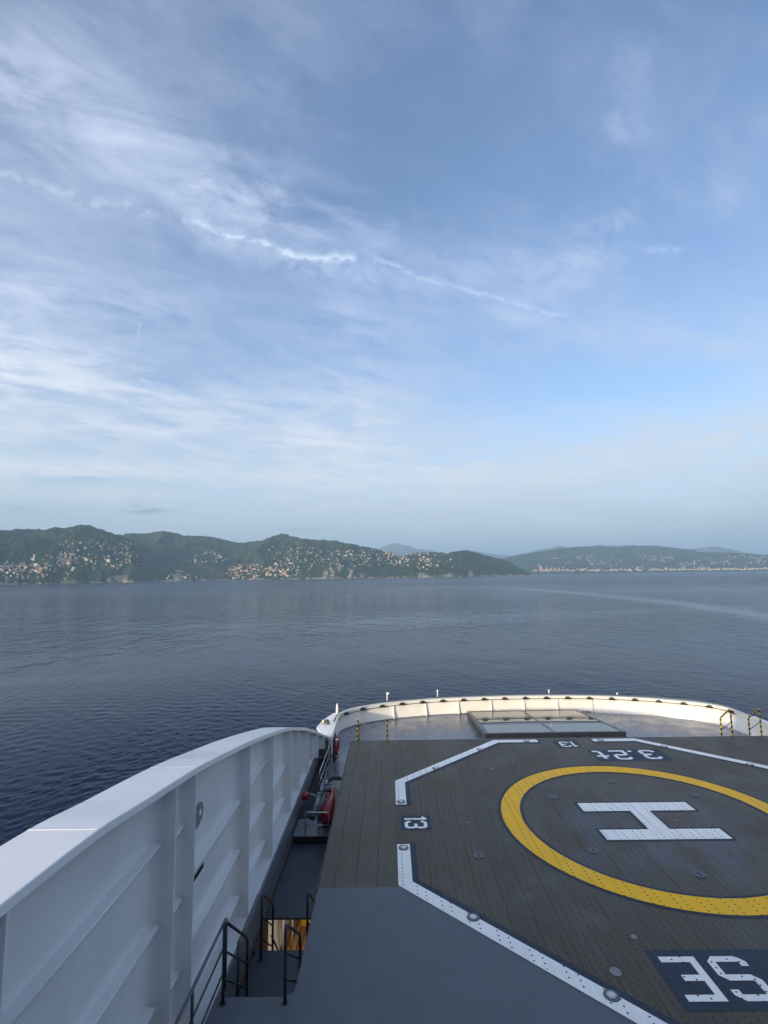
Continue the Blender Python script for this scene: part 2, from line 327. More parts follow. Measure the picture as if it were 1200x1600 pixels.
# ------------------------------------------------------------------ mesh helpers
class MB:
    def __init__(s): s.v = []; s.f = []; s.mi = []; s.sm = []
    def add(s, vs, fs, mi=0, smooth=False):
        o = len(s.v); s.v += [tuple(p) for p in vs]
        for f in fs: s.f.append([o + i for i in f]); s.mi.append(mi); s.sm.append(smooth)
    def box(s, c, d, mi=0, rz=0.0):
        hx, hy, hz = d[0] / 2, d[1] / 2, d[2] / 2
        ca, sa = math.cos(rz), math.sin(rz)
        vs = []
        for z in (-hz, hz):
            for x, y in ((-hx, -hy), (hx, -hy), (hx, hy), (-hx, hy)):
                vs.append((c[0] + x * ca - y * sa, c[1] + x * sa + y * ca, c[2] + z))
        s.add(vs, [(3, 2, 1, 0), (4, 5, 6, 7), (0, 1, 5, 4), (1, 2, 6, 5), (2, 3, 7, 6), (3, 0, 4, 7)], mi); return s
    def prism(s, poly, z0, z1, mi=0):
        n = len(poly)
        a = sum(poly[i][0] * poly[(i + 1) % n][1] - poly[(i + 1) % n][0] * poly[i][1] for i in range(n))
        if a < 0: poly = poly[::-1]
        vs = [(p[0], p[1], z0) for p in poly] + [(p[0], p[1], z1) for p in poly]
        fs = [tuple(range(n - 1, -1, -1)), tuple(range(n, 2 * n))] + [(i, (i + 1) % n, n + (i + 1) % n, n + i) for i in range(n)]
        s.add(vs, fs, mi); return s
    def hexa(s, p8, mi=0):
        """8 corners: bottom four then top four"""
        s.add(p8, [(3, 2, 1, 0), (4, 5, 6, 7), (0, 1, 5, 4), (1, 2, 6, 5), (2, 3, 7, 6), (3, 0, 4, 7)], mi); return s
    def tube(s, pts, r, n=8, mi=0, caps=True, closed=False):
        pts = [Vector(p) for p in pts]; rings = []; N = len(pts)
        up0 = None
        for i, p in enumerate(pts):
            if closed: d = pts[(i + 1) % N] - pts[i - 1]
            elif i == 0: d = pts[1] - p
            elif i == N - 1: d = p - pts[-2]
            else: d = (pts[i + 1] - p).normalized() + (p - pts[i - 1]).normalized()
            d.normalize()
            if up0 is None:
                up0 = Vector((0, 0, 1)) if abs(d.z) < 0.9 else Vector((1, 0, 0))
            a = up0 - d * up0.dot(d)
            if a.length < 1e-4: a = d.orthogonal()
            a.normalize(); up0 = a; b = d.cross(a)
            rr = r[i] if isinstance(r, (list, tuple)) else r
            rings.append([p + (a * math.cos(k * 2 * math.pi / n) + b * math.sin(k * 2 * math.pi / n)) * rr for k in range(n)])
        vs = [q for rg in rings for q in rg]; fs = []
        M = N if closed else N - 1
        for i in range(M):
            j = (i + 1) % N
            for k in range(n):
                fs.append((i * n + k, i * n + (k + 1) % n, j * n + (k + 1) % n, j * n + k))
        s.add(vs, [f[::-1] for f in fs], mi, True)
        if caps and not closed:
            o = len(s.v) - len(vs)
            s.f.append([o + k for k in range(n)]); s.mi.append(mi); s.sm.append(False)
            s.f.append([o + (N - 1) * n + k for k in range(n)][::-1]); s.mi.append(mi); s.sm.append(False)
        return s
    def disc(s, c, r, h, n=20, mi=0, r2=None, ry=None):
        r2 = r if r2 is None else r2; k_ = (ry or r) / r
        vs = [(c[0] + r * math.cos(a), c[1] + r * k_ * math.sin(a), c[2]) for a in [2 * math.pi * i / n for i in range(n)]]
        vs += [(c[0] + r2 * math.cos(a), c[1] + r2 * k_ * math.sin(a), c[2] + h) for a in [2 * math.pi * i / n for i in range(n)]]
        s.add(vs, [tuple(range(n - 1, -1, -1)), tuple(range(n, 2 * n))] + [(i, (i + 1) % n, n + (i + 1) % n, n + i) for i in range(n)], mi)
        return s
    def build(s, name, mats, parent=None, label=None, cat=None, group=None, kind=None, bevel=0.0, loc=None):
        me = bpy.data.meshes.new(name)
        me.from_pydata(s.v, [], s.f)
        if not isinstance(mats, (list, tuple)): mats = [mats]
        for m in mats: me.materials.append(MATS[m])
        for p, mi, sm in zip(me.polygons, s.mi, s.sm): p.material_index = mi; p.use_smooth = sm
        me.update()
        o = bpy.data.objects.new(name, me); COL.objects.link(o)
        if parent is not None: o.parent = parent
        if loc is not None: o.location = loc
        if bevel:
            b = o.modifiers.new('bevel', 'BEVEL'); b.width = bevel; b.segments = 2; b.limit_method = 'ANGLE'; b.harden_normals = False
        tag(o, label, cat, group, kind)
        return o
def tag(o, label=None, cat=None, group=None, kind=None):
    if label: o['label'] = label
    if cat: o['category'] = cat
    if group: o['group'] = group
    if kind: o['kind'] = kind
    return o
def empty(name, loc, label=None, cat=None, group=None, kind=None):
    o = bpy.data.objects.new(name, None); COL.objects.link(o); o.location = loc; o.empty_display_size = 0.1
    return tag(o, label, cat, group, kind)
def copy_tree(o, parent=None):
    c = o.copy(); COL.objects.link(c)
    if parent is not None: c.parent = parent
    for ch in list(o.children): copy_tree(ch, c)
    return c
def catmull(P, n=6):
    P = [Vector(p) for p in P]; Q = [P[0]] + P + [P[-1]]; r = []
    for i in range(1, len(Q) - 2):
        a, b, c_, d = Q[i - 1], Q[i], Q[i + 1], Q[i + 2]
        for k in range(n):
            t = k / n
            r.append(0.5 * ((2 * b) + (c_ - a) * t + (2 * a - 5 * b + 4 * c_ - d) * t * t + (3 * b - a - 3 * c_ + d) * t ** 3))
    r.append(P[-1]); return r
def offset_path(path, d):
    """offset in XY to the left of the direction of travel"""
    out = []
    for i, p in enumerate(path):
        a = path[max(0, i - 1)]; b = path[min(len(path) - 1, i + 1)]
        t = Vector((b.x - a.x, b.y - a.y, 0)).normalized(); nrm = Vector((-t.y, t.x, 0))
        out.append(Vector((p.x, p.y, p.z)) + nrm * d)
    return out

# ================================================================== SEA
def sea():
    m, t, b = pbsdf('sea_water')
    pos = t.n('ShaderNodeNewGeometry').outputs['Position']
    dist = t.v('LENGTH', pos)
    p1 = t.rotstretch(pos, R(20), 1.0, 0.42)
    a = t.noise(p1, 0.13, 4, 0.5, 0.4)
    b2 = t.noise(t.v('ADD', p1, (30, 9, 0)), 0.62, 3, 0.45, 0.5)
    c2 = t.noise(pos, 2.6, 2, 0.4, 0.2)
    big = t.noise(t.rotstretch(pos, R(8), 0.25, 1.0), 0.0045, 5, 0.6, 0.8)
    h = t.m('ADD', t.m('MULTIPLY', a, 2.6), t.m('ADD', t.m('MULTIPLY', b2, 0.75), t.m('MULTIPLY', c2, 0.07)))
    # smoother slicks lie on the water in long streaks
    x, y, z = t.xyz(pos)
    yn = t.m('DIVIDE', t.m('SUBTRACT', y, 570.0), 300.0)
    xc = t.m('SUBTRACT', 234.0, t.m('MULTIPLY', t.m('MULTIPLY', yn, yn), 26.0))
    off = t.m('ADD', t.m('SUBTRACT', x, xc), t.m('MULTIPLY', t.m('SUBTRACT', t.noise(t.v('MULTIPLY', pos, (1, 0.3, 1)), 0.03, 5, 0.65), 0.5), 34.0))
    wk = t.m('EXPONENT', t.m('MULTIPLY', t.m('POWER', t.m('DIVIDE', off, 13.0), 2.0), -1.0))
    wk = t.m('MULTIPLY', wk, t.m('MULTIPLY', t.step(y, 150, 300), t.step(y, 1100, 700)))
    slick = t.m('ADD', t.step(big, 0.50, 0.66), t.m('MULTIPLY', wk, 0.9), clamp=True)
    amp = t.m('SUBTRACT', 1.0, t.m('MULTIPLY', slick, 0.45))
    bp = t.n('ShaderNodeBump'); bp.inputs['Strength'].default_value = 1.0
    t.put(bp.inputs['Distance'], t.m('MULTIPLY', amp, t.step(dist, 60, 420, 0.05, 0.45)))
    t.link(h, bp.inputs['Height']); t.link(bp.outputs[0], b.inputs['Normal'])
    t.put(b.inputs['Base Color'], t.mix(t.step(big, 0.3, 0.7), (0.001, 0.013, 0.045), (0.001, 0.016, 0.054)))
    t.put(b.inputs['Roughness'], t.step(dist, 40, 1500, 0.04, 0.26))
    b.inputs['IOR'].default_value = 1.333; t.put(b.inputs['Specular IOR Level'], t.m('ADD', 0.055, t.m('ADD', t.m('MULTIPLY', slick, 0.08), t.m('MULTIPLY', wk, 0.22))))
    MATS['sea_water'] = m
    import numpy as np
    rs = [30.0]
    while rs[-1] < 900: rs.append(rs[-1] + max(0.21, rs[-1] ** 2 * 4.2e-5))
    rs += [1000, 1300, 2000, 4000, 9000, 20000, 42000]
    rs = np.array(rs); dr = np.gradient(rs)
    th = np.radians(np.arange(-70, 70.01, 0.15))
    Rr, Th = np.meshgrid(rs, th, indexing='ij'); X = Rr * np.sin(Th); Y = Rr * np.cos(Th) - 4.0
    rng = np.random.default_rng(3); Zw = np.zeros_like(X)
    sp_ = dr[:, None] + 0 * X
    for k in range(72):
        lam = 0.55 * (3.6 / 0.55) ** rng.random(); ang = np.radians(62) + rng.normal() * 0.75
        slope = 0.029 if lam < 1.5 else 0.015
        kx, ky = 2 * np.pi / lam * np.cos(ang), 2 * np.pi / lam * np.sin(ang)
        # only waves the local mesh can carry
        att = np.clip((lam / sp_ - 2.0) / 2.0, 0, 1) * np.clip((900 - Rr) / 300, 0, 1)
        grp = 0.6 + 0.55 * np.sin(X * kx * 0.13 + Y * ky * 0.09 + rng.random() * 6.28)
        ph = X * kx + Y * ky + rng.random() * 6.28 + 0.9 * np.sin(X * 0.045 * rng.random() + Y * 0.04 * rng.random() + k)
        Zw += att * grp * slope * lam / (2 * np.pi) * (np.sin(ph) + 0.18 * np.cos(2 * ph))
    co = np.stack([X, Y, SEA + Zw], -1).reshape(-1, 3)
    nr, na = X.shape
    i, j = np.meshgrid(np.arange(nr - 1), np.arange(na - 1), indexing='ij'); v0 = (i * na + j).ravel()
    quads = np.stack([v0, v0 + na, v0 + na + 1, v0 + 1], -1)[:, ::-1]
    # flat water under and behind the ship
    ex = np.array([(-42000, -3000, SEA - .4), (42000, -3000, SEA - .4), (42000, 6000, SEA - .4), (-42000, 6000, SEA - .4)], float)
    ce = len(co); co = np.concatenate([co, ex]); quads = np.concatenate([quads, [[ce, ce + 1, ce + 2, ce + 3]]])
    me = bpy.data.meshes.new('sea'); nv, nq = len(co), len(quads)
    me.vertices.add(nv); me.vertices.foreach_set('co', co.astype(np.float32).ravel())
    me.loops.add(nq * 4); me.loops.foreach_set('vertex_index', quads.astype(np.int32).ravel())
    me.polygons.add(nq); me.polygons.foreach_set('loop_start', np.arange(0, nq * 4, 4, dtype=np.int32)); me.polygons.foreach_set('loop_total', np.full(nq, 4, dtype=np.int32))
    me.polygons.foreach_set('use_smooth', np.ones(nq, dtype=bool)); me.update(calc_edges=True); me.materials.append(m)
    o = bpy.data.objects.new('sea', me); COL.objects.link(o)
    tag(o, 'calm blue sea reaching to the far shore', kind='structure')
sea()

# ================================================================== COAST
def ray_px(x, y):
    return AX_R * ((x - 600) / 803.17) + AX_U * ((800 - y) / 803.17) + AX_F
def hor_y(x):
    a = (x - 600) / 803.17 * AX_R.z + AX_F.z
    return 800 + a * 803.17 / AX_U.z
def interp(tab, x):
    if x <= tab[0][0]: return tab[0][1]
    for (a, b), (c_, d) in zip(tab, tab[1:]):
        if x <= c_:
            k = (x - a) / (c_ - a); k = k * k * (3 - 2 * k) * 0.5 + k * 0.5
            return b + (d - b) * k
    return tab[-1][1]
def land_mats():
    m, t, b = pbsdf('hill_cover')
    pos = t.n('ShaderNodeNewGeometry').outputs['Position']
    rk = t.n('ShaderNodeAttribute', attribute_name='rock').outputs['Fac']
    n1 = t.noise(pos, 0.0045, 6, 0.62); n2 = t.noise(pos, 0.045, 6, 0.7); n3 = t.noise(t.v('MULTIPLY', pos, (1.6, 1, 1.2)), 0.03, 6, 0.7)
    g = t.mix(t.step(n2, 0.38, 0.62), (0.003, 0.012, 0.004), (0.052, 0.076, 0.018))
    g = t.mix(t.step(n1, 0.50, 0.68, 0, 0.55), g, (0.055, 0.075, 0.035))
    rc = t.mix(n3, (0.10, 0.095, 0.08), (0.50, 0.44, 0.36))
    f = t.step(t.m('ADD', rk, t.m('MULTIPLY', t.m('SUBTRACT', n3, 0.5), 2.6)), 0.48, 0.68)
    t.put(b.inputs['Base Color'], t.mix(f, g, rc)); b.inputs['Roughness'].default_value = 0.95
    b.inputs['Specular IOR Level'].default_value = 0.1
    bp = t.n('ShaderNodeBump'); bp.inputs['Distance'].default_value = 16.0; bp.inputs['Strength'].default_value = 1.0
    t.link(n2, bp.inputs['Height']); t.link(bp.outputs[0], b.inputs['Normal'])
    MATS['hill_cover'] = m
    m, t, b = pbsdf('mountain_cover')
    pos = t.n('ShaderNodeNewGeometry').outputs['Position']
    t.put(b.inputs['Base Color'], t.mix(t.noise(pos, 0.002, 6, 0.6), (0.03, 0.045, 0.03), (0.09, 0.10, 0.08))); b.inputs['Roughness'].default_value = 1
    MATS['mountain_cover'] = m
land_mats()
class Land:
    def __init__(s, name, sky, shore, depth, gully, seed, rocks=(), rockbase=0.62, peak=0.72, expo=1.5, material='hill_cover', label=None, nt=64, step=3.2, gscale=300.0, zb=SEA - 3):
        s.sky, s.shore, s.depth, s.gully, s.seed, s.peak, s.expo, s.gs, s.zb = sky, shore, depth, gully, seed, peak, expo, gscale, zb
        s.rocks, s.rb = rocks, rockbase
        x0, x1 = sky[0][0], sky[-1][0]; nx = int((x1 - x0) / step)
        vs, fs, rk = [], [], []
        for i in range(nx + 1):
            x = x0 + (x1 - x0) * i / nx
            for j in range(nt + 1):
                t = j / nt; p = s.point(x, t); vs.append(p)
                r = s.rb * max(0, 1 - (p.z - SEA) / 26.0) + 0.02
                for (cx, cw, h0, h1, am) in rocks:
                    hh = p.z - SEA; e_ = math.exp(-((x - cx) / (cw * 0.7)) ** 2) * min(1, max(0, (hh - h0 + 14) / 14)) * min(1, max(0, (h1 + 14 - hh) / 14))
                    r = max(r, am * e_)
                rk.append(r)
        for i in range(nx):
            for j in range(nt):
                a = i * (nt + 1) + j; fs.append((a, a + nt + 1, a + nt + 2, a + 1))
        me = bpy.data.meshes.new(name); me.from_pydata([tuple(v) for v in vs], [], fs); me.materials.append(MATS[material])
        for p in me.polygons: p.use_smooth = True
        at = me.attributes.new('rock', 'FLOAT', 'POINT'); at.data.foreach_set('value', rk)
        o = bpy.data.objects.new(name, me); COL.objects.link(o); tag(o, label, None, None, 'structure')
    def point(s, x, t):
        d = ray_px(x, hor_y(x)); ax, ay = d.x, d.y; L = math.hypot(ax, ay); ax /= L; ay /= L
        rs = interp(s.shore, x); rr = rs + s.depth * s.peak
        y = interp(s.sky, x)
        dd = ray_px(x, y); zr = CAMZ + rr * dd.z / math.hypot(dd.x, dd.y)
        H = max(zr - SEA, 3)
        n0 = noise.fractal(Vector((x * 0.02, t * 2, s.seed)), 0.9, 2.1, 3)
        r = rs + s.depth * t + (1 - t) * 60 * noise.fractal(Vector((x * 0.035, s.seed, 3)), 0.8, 2.2, 5)
        px, py = ax * r, ay * r
        if t <= s.peak: pf = 1 - (1 - t / s.peak) ** s.expo
        else: pf = 1 - 0.9 * ((t - s.peak) / (1 - s.peak)) ** 2
        pf = max(pf, 0)
        gn = noise.ridged_multi_fractal(Vector((px / s.gs, py / (s.gs * 1.5), s.seed)), 0.9, 2.1, 5, 0.9, 2.0)
        env = math.sin(math.pi * min(1, t / s.peak)) if t < s.peak else 0
        z = H * pf * (1 - s.gully * env * max(0, min(1, 1.35 - gn * 0.9)))
        z += H * 0.035 * noise.fractal(Vector((px / 70, py / 70, s.seed)), 0.8, 2.2, 5) * min(1, t * 6)
        z += 7 * noise.fractal(Vector((px / 25, py / 25, s.seed)), 0.8, 2.2, 3) * min(1, t * 10)
        cl = interp([(0, 0), (0.03, 1.0), (1, 1.0)], t) * 10 * max(0, 0.7 + 1.2 * noise.fractal(Vector((x * 0.22, 5, s.seed)), 0.8, 2.1, 5)) * (1 - min(1, t * 5))
        z += cl * (1 if s.rb > 0 else 0.2)
        if t == 0: z = -3
        return Vector((px, py, SEA + z))
    def at_px(s, x, y):
        """first point of the slope seen at pixel (x, y)"""
        prev = None
        for k in range(1, 160):
            t = k / 160 * s.peak * 1.05; p = s.point(x, t); v = p - Vector((0, 0, CAMZ))
            yy_ = 800 - 803.17 * v.dot(AX_U) / v.dot(AX_F)
            if yy_ <= y: return p
            prev = p
        return None

L5 = Land('distant_mountains', [(560, 893), (585, 863), (600, 853), (620, 848.5), (636, 852), (655, 858), (675, 860), (700, 866), (730, 859), (750, 862), (775, 866), (800, 868), (825, 864), (850, 858), (880, 852.5), (900, 856), (960, 852), (1030, 852), (1075, 858), (1100, 856), (1120, 853), (1140, 857), (1170, 864), (1230, 872)],
          [(0, 13500), (1300, 13500)], 2500, 0.25, 9.1, rockbase=0, material='mountain_cover', label='pale blue mountains far behind the coast', nt=24, step=5, gscale=1500)
L1 = Land('hill', [(130, 850), (165, 838), (200, 834), (228, 833.5), (255, 829.5), (272, 833), (290, 837.5), (318, 837), (335, 841), (360, 846), (372, 848), (395, 846), (430, 850), (470, 866), (500, 890)],
          [(120, 3900), (500, 3900)], 1700, 0.45, 2.3, rockbase=0, label='wooded hill behind the valley with the viaduct')
L2 = Land('hill', [(-160, 822), (-60, 829), (0, 828), (40, 826.5), (60, 827), (85, 824.5), (105, 822.5), (113, 820), (120, 819), (127, 821.5), (136, 820.5), (150, 826), (175, 834), (200, 842), (225, 852), (250, 866), (275, 881), (300, 893), (322, 903)],
          [(-160, 3000), (0, 3242), (150, 3353), (300, 3572), (330, 3600)], 1250, 0.68, 5.7,
          rocks=[(278, 14, 0, 75, 0.85), (185, 28, 0, 40, 0.8), (12, 10, 0, 30, 0.7), (100, 26, 0, 22, 0.6), (70, 8, 20, 70, 0.5), (265, 5, 60, 100, 0.5)], label='high green hill dotted with villas at the left end of the coast')
L3 = Land('hill', [(322, 903), (338, 893), (355, 872), (372, 858), (385, 852), (405, 845), (425, 839), (440, 834.5), (447, 834.5), (458, 839), (475, 842), (500, 843.5), (522, 845), (545, 848), (562, 852), (585, 857), (605, 863), (630, 869), (655, 864), (680, 862.5), (700, 864), (715, 861), (727, 859.5), (740, 862), (758, 868), (778, 872), (795, 877), (812, 888), (828, 896.5)],
          [(322, 3760), (400, 3815), (550, 3650), (700, 3614), (800, 4110), (830, 4300)], 1300, 0.66, 8.4,
          rocks=[(508, 7, 0, 60, 0.9), (520, 5, 0, 70, 0.8), (530, 6, 55, 115, 0.9), (518, 14, 55, 80, 0.6), (548, 7, 0, 70, 0.8), (566, 5, 0, 40, 0.7), (735, 7, 0, 40, 0.9), (660, 20, 0, 25, 0.7), (700, 14, 0, 22, 0.8), (772, 8, 10, 40, 0.5)], label='long green headland with a hillside village')
L4 = Land('hill', [(700, 888), (740, 878), (790, 872), (820, 866), (850, 861), (880, 857), (910, 854), (942, 852.5), (965, 855), (990, 852.5), (1020, 853), (1045, 855), (1075, 858), (1100, 863), (1130, 863), (1165, 864.5), (1200, 867), (1260, 870), (1340, 880)],
          [(700, 6900), (840, 7000), (1000, 7700), (1200, 8100), (1340, 8300)], 2100, 0.30, 12.2, rockbase=0.05, label='hazy hills behind the long seaside town on the right', expo=1.25, gscale=700)

# houses
for nm, cl_ in (('wall_cream', (0.44, 0.38, 0.29)), ('wall_white', (0.52, 0.48, 0.42)), ('wall_pink', (0.42, 0.29, 0.22)), ('wall_ochre', (0.40, 0.32, 0.21)), ('roof_tile', (0.27, 0.13, 0.085)), ('wall_stone', (0.085, 0.095, 0.09))):
    mat(nm, cl_, 0.85, var=0.12, scale=0.05, spec=0.2)
def house_mb(mb, c, wd, dp, ht, rz, wi=0, ri=1, base=6.0):
    mb.box((c[0], c[1], c[2] + (ht - base) / 2), (wd, dp, ht + base), wi, rz)
    ca, sa = math.cos(rz), math.sin(rz); e = 0.5; rh = 0.16 * min(wd, dp) + 1.0
    def P(x, y, z): return (c[0] + x * ca - y * sa, c[1] + x * sa + y * ca, c[2] + z)
    X, Y = wd / 2 + e, dp / 2 + e; k = max(0.0, X - Y) if X > Y else 0.0; ky = max(0.0, Y - X)
    mb.add([P(-X, -Y, ht + .02), P(X, -Y, ht + .02), P(X, Y, ht + .02), P(-X, Y, ht + .02), P(-k, -ky, ht + rh), P(k, ky, ht + rh)],
           [(0, 1, 5, 4), (1, 2, 5), (2, 3, 4, 5), (3, 0, 4), (3, 2, 1, 0)], ri)
HOUSE = {}
WALLS = ['wall_cream', 'wall_white', 'wall_pink', 'wall_ochre']
for wi_, wn in enumerate(WALLS):
    for si, (a_, b_, h_) in enumerate([(11, 9, 7), (15, 10, 9), (10, 10, 12), (24, 11, 13)]):
        mb = MB(); house_mb(mb, (0, 0, 0), a_, b_, h_, 0)
        me = bpy.data.meshes.new('house'); me.from_pydata(mb.v, [], mb.f)
        me.materials.append(MATS[wn]); me.materials.append(MATS['roof_tile'])
        for p, mi in zip(me.polygons, mb.mi): p.material_index = mi
        HOUSE[wi_, si] = me
clusters = [ # land, x0, x1, y0, y1, n, wall weights, size weights, label, y-slope
    (L2, 0, 72, 884, 905, 44, (3, 4, 1, 2), (3, 3, 2, 1), 'villa of the town on the slope under the bell tower', 'houses at the left end of the coast'),
    (L2, 72, 140, 868, 900, 24, (3, 4, 1, 2), (4, 2, 1, 1), 'villa in the woods right of the bell tower', 'villas in the woods right of the bell tower'),
    (L2, 96, 212, 850, 888, 34, (4, 3, 1, 2), (3, 3, 1, 1), 'house on the terraced shoulder of the left hill', 'houses on the shoulder of the left hill'),
    (L2, 262, 318, 885, 905, 26, (4, 4, 1, 1), (2, 3, 2, 1), 'house on the spur just left of the viaduct', 'houses on the spur left of the viaduct'),
    (L1, 296, 350, 866, 880, 14, (2, 5, 0, 1), (3, 2, 0, 0), 'cottage in the hamlet above the viaduct', 'hamlet cottages above the viaduct'),
    (L3, 362, 398, 882, 905, 30, (4, 1, 4, 2), (0, 1, 4, 2), 'block of the fishing town by the water', 'tall blocks of the fishing town'),
    (L3, 400, 458, 889, 901, 22, (4, 2, 4, 2), (0, 2, 2, 4), 'apartment house in the shore row beside the fishing town', 'shore row right of the fishing town'),
    (L3, 424, 486, 858, 890, 26, (3, 5, 1, 1), (4, 3, 1, 0), 'villa on the green slope above the shore row', 'villas above the shore row'),
    (L3, 494, 532, 864, 886, 18, (4, 4, 1, 1), (2, 3, 2, 1), 'house above the bare cream cliffs', 'houses above the cream cliffs'),
    (L3, 536, 640, 863, 885, 46, (4, 5, 1, 1), (3, 3, 2, 1), 'house of the village along the headland crest', 'village along the headland crest'),
    (L3, 655, 700, 863, 890, 18, (3, 5, 1, 1), (3, 3, 1, 0), 'house on the last spur of the headland', 'houses down the last spur of the headland')]
def pick(wts):
    r = random.random() * sum(wts)
    for i, q in enumerate(wts):
        r -= q
        if r <= 0: return i
    return len(wts) - 1
count = 0
for ci, (ld_, x0, x1, y0, y1, n, ww, sw_, lab, grp) in enumerate(clusters):
    cen = [(random.uniform(x0, x1), random.uniform(y0, y1)) for _ in range(max(4, n // 3))]
    k = tries = 0
    while k < n and tries < n * 12:
        tries += 1
        cx, cy = random.choice(cen); x = random.gauss(cx, (x1 - x0) * 0.13); y = random.gauss(cy, (y1 - y0) * 0.16)
        if not (x0 <= x <= x1 and y0 - 2 <= y <= y1): continue
        p = ld_.at_px(x, y)
        if p is None or p.z < SEA + 4: continue
        wi_, si_ = pick(ww), pick(sw_)
        o = bpy.data.objects.new('house', HOUSE[wi_, si_]); COL.objects.link(o)
        o.location = p + Vector((0, 0, 1.0)); o.rotation_euler = (0, 0, random.choice((0, 0, 1)) * random.uniform(-0.9, 0.9) + random.uniform(-0.2, 0.2))
        s_ = random.uniform(0.55, 0.92); o.scale = (s_, s_, s_)
        tag(o, ('cream', 'white', 'pink', 'ochre')[wi_] + ' ' + ('small', 'middling', 'tall narrow', 'long tall')[si_] + ' ' + lab, 'house', grp); k += 1; count += 1
# the far town on the right and the remaining scattered houses: one mass
mb = MB(); tries = 0; k = 0
while k < 500 and tries < 6000:
    tries += 1
    if k < 300:
        x = random.uniform(832, 1230); y = 893.2 - (x - 840) * 0.0085 - abs(random.gauss(0, 1.0 if x > 1010 else 1.5)) ; sz = random.choice(((18, 12, 10), (26, 12, 13), (14, 12, 18), (12, 10, 9), (34, 12, 9)))
    else:
        x = random.uniform(835, 1200); y = random.uniform(868, 889)
        if noise.noise(Vector((x * 0.035, y * 0.12, 4))) < 0.04: continue
        sz = random.choice(((12, 10, 7), (15, 10, 7), (10, 9, 6)))
    p = L4.at_px(x, y)
    if p is None: continue
    if p.z < SEA + 1: p.z = SEA + 2
    house_mb(mb, p, *sz, random.uniform(-.5, .5), pick((4, 3, 2, 2)), 4, 8.0); k += 1
mb.build('distant_town', WALLS + ['roof_tile'], kind='stuff', label='long pale seaside town spread along the hazy shore on the right')
# scattered extra specks in the woods of the nearer hills
mb = MB(); k = 0
for ld_, x0, x1, y0, y1, n, *_r in clusters:
    for _ in range(int(n * 1.8)):
        p = ld_.at_px(random.uniform(x0 - 8, x1 + 8), random.uniform(y0 - 3, y1))
        if p is None or p.z < SEA + 5: continue
        house_mb(mb, p, random.uniform(6, 10), 7, random.uniform(3, 6), random.uniform(-.6, .6), pick((3, 3, 1, 2)), 4)
mb.build('outbuildings', WALLS + ['roof_tile'], kind='stuff', label='little pale walls and sheds among the trees between the houses')
# landmarks
def at(l, x, y):
    p = l.at_px(x, y); return p if p is not None else l.point(x, 0.2)
p = at(L2, 51, 876)
ch = empty('church', p, 'white church with a slender bell tower above the leftmost town', 'church')
mb = MB(); house_mb(mb, (-14, 2, 0), 20, 12, 11, 0.2); mb.build('nave', ['wall_white', 'roof_tile'], ch)
mb = MB(); mb.box((0, 0, 12), (6, 6, 40)); mb.add([(-3.4, -3.4, 32.02), (3.4, -3.4, 32.02), (3.4, 3.4, 32.02), (-3.4, 3.4, 32.02), (0, 0, 40)], [(0, 1, 4), (1, 2, 4), (2, 3, 4), (3, 0, 4), (3, 2, 1, 0)], 1)
mb.build('bell_tower', ['wall_white', 'roof_tile'], ch)
p = at(L3, 347, 886); d_ = ray_px(331, 885); d_ = d_ / math.hypot(d_.x, d_.y); r_ = 3780
vx = empty('viaduct', (d_.x * r_, d_.y * r_, 0), 'grey arched viaduct crossing the valley mouth', 'viaduct')
zt = CAMZ + r_ * ray_px(331, 886.0).z / math.hypot(ray_px(331, 886).x, ray_px(331, 886).y)
mb = MB(); mb.box((0, 0, zt), (150, 6, 3), 0, 0.35); mb.build('bridge_deck', 'wall_stone', vx)
for k in range(9):
    mb = MB(); s_ = -68 + k * 17
    mb.box((s_ * math.cos(.35), s_ * math.sin(.35), (zt + SEA) / 2 - 1), (2.6, 4, zt - SEA - 3), 0, 0.35); mb.build('pier', 'wall_stone', vx)
p = at(L4, 845, 891)
hb = empty('waterfront_tower', p, 'tall pink building standing above the left end of the far town', 'building')
mb = MB(); mb.box((0, 0, 20), (34, 18, 50), 0, .1); mb.build('wall', 'wall_pink', hb)
mb = MB(); mb.box((0, 0, 46.5), (36, 20, 3), 0, .1); mb.build('roof', 'roof_tile', hb)
p = L2.point(108, 0.004)
mb = MB(); mb.box((p.x, p.y - 6, SEA + 7), (75, 12, 16), 0, 0.25); mb.build('sea_wall_building', 'wall_stone', label='low grey concrete building at the water under the left hill', cat='building')

# ================================================================== SHIP
def Z(v): return v
FD = -1.0                     # foredeck level
WK = -1.2                     # side walkway level
# --- grey painted deck aft of the landing area
arc = [(-1.75 + 0.2 * math.sin(a), 8.90 - 0.2 * math.cos(a)) for a in [i * math.pi / 2 / 6 for i in range(7)]]
g = 0.006
left = [(-2.75, -6), (-2.75, 8.70)] + arc + [(-1.55, 11.457)]
poly = [(-2.75, -6)] + [(-2.75, 8.70)] + arc + [(-1.55, 11.457), (0.108, 11.457), (0.108, 11.504), (3.944, 7.668)]
poly_r = [(13.32 - x, y) for x, y in poly[::-1]]
mb = MB(); mb.prism(poly + poly_r, -0.12, 0.0)
mb.build('upper_deck', 'grey_deck', kind='structure', label='blue-grey painted steel deck behind the landing area')
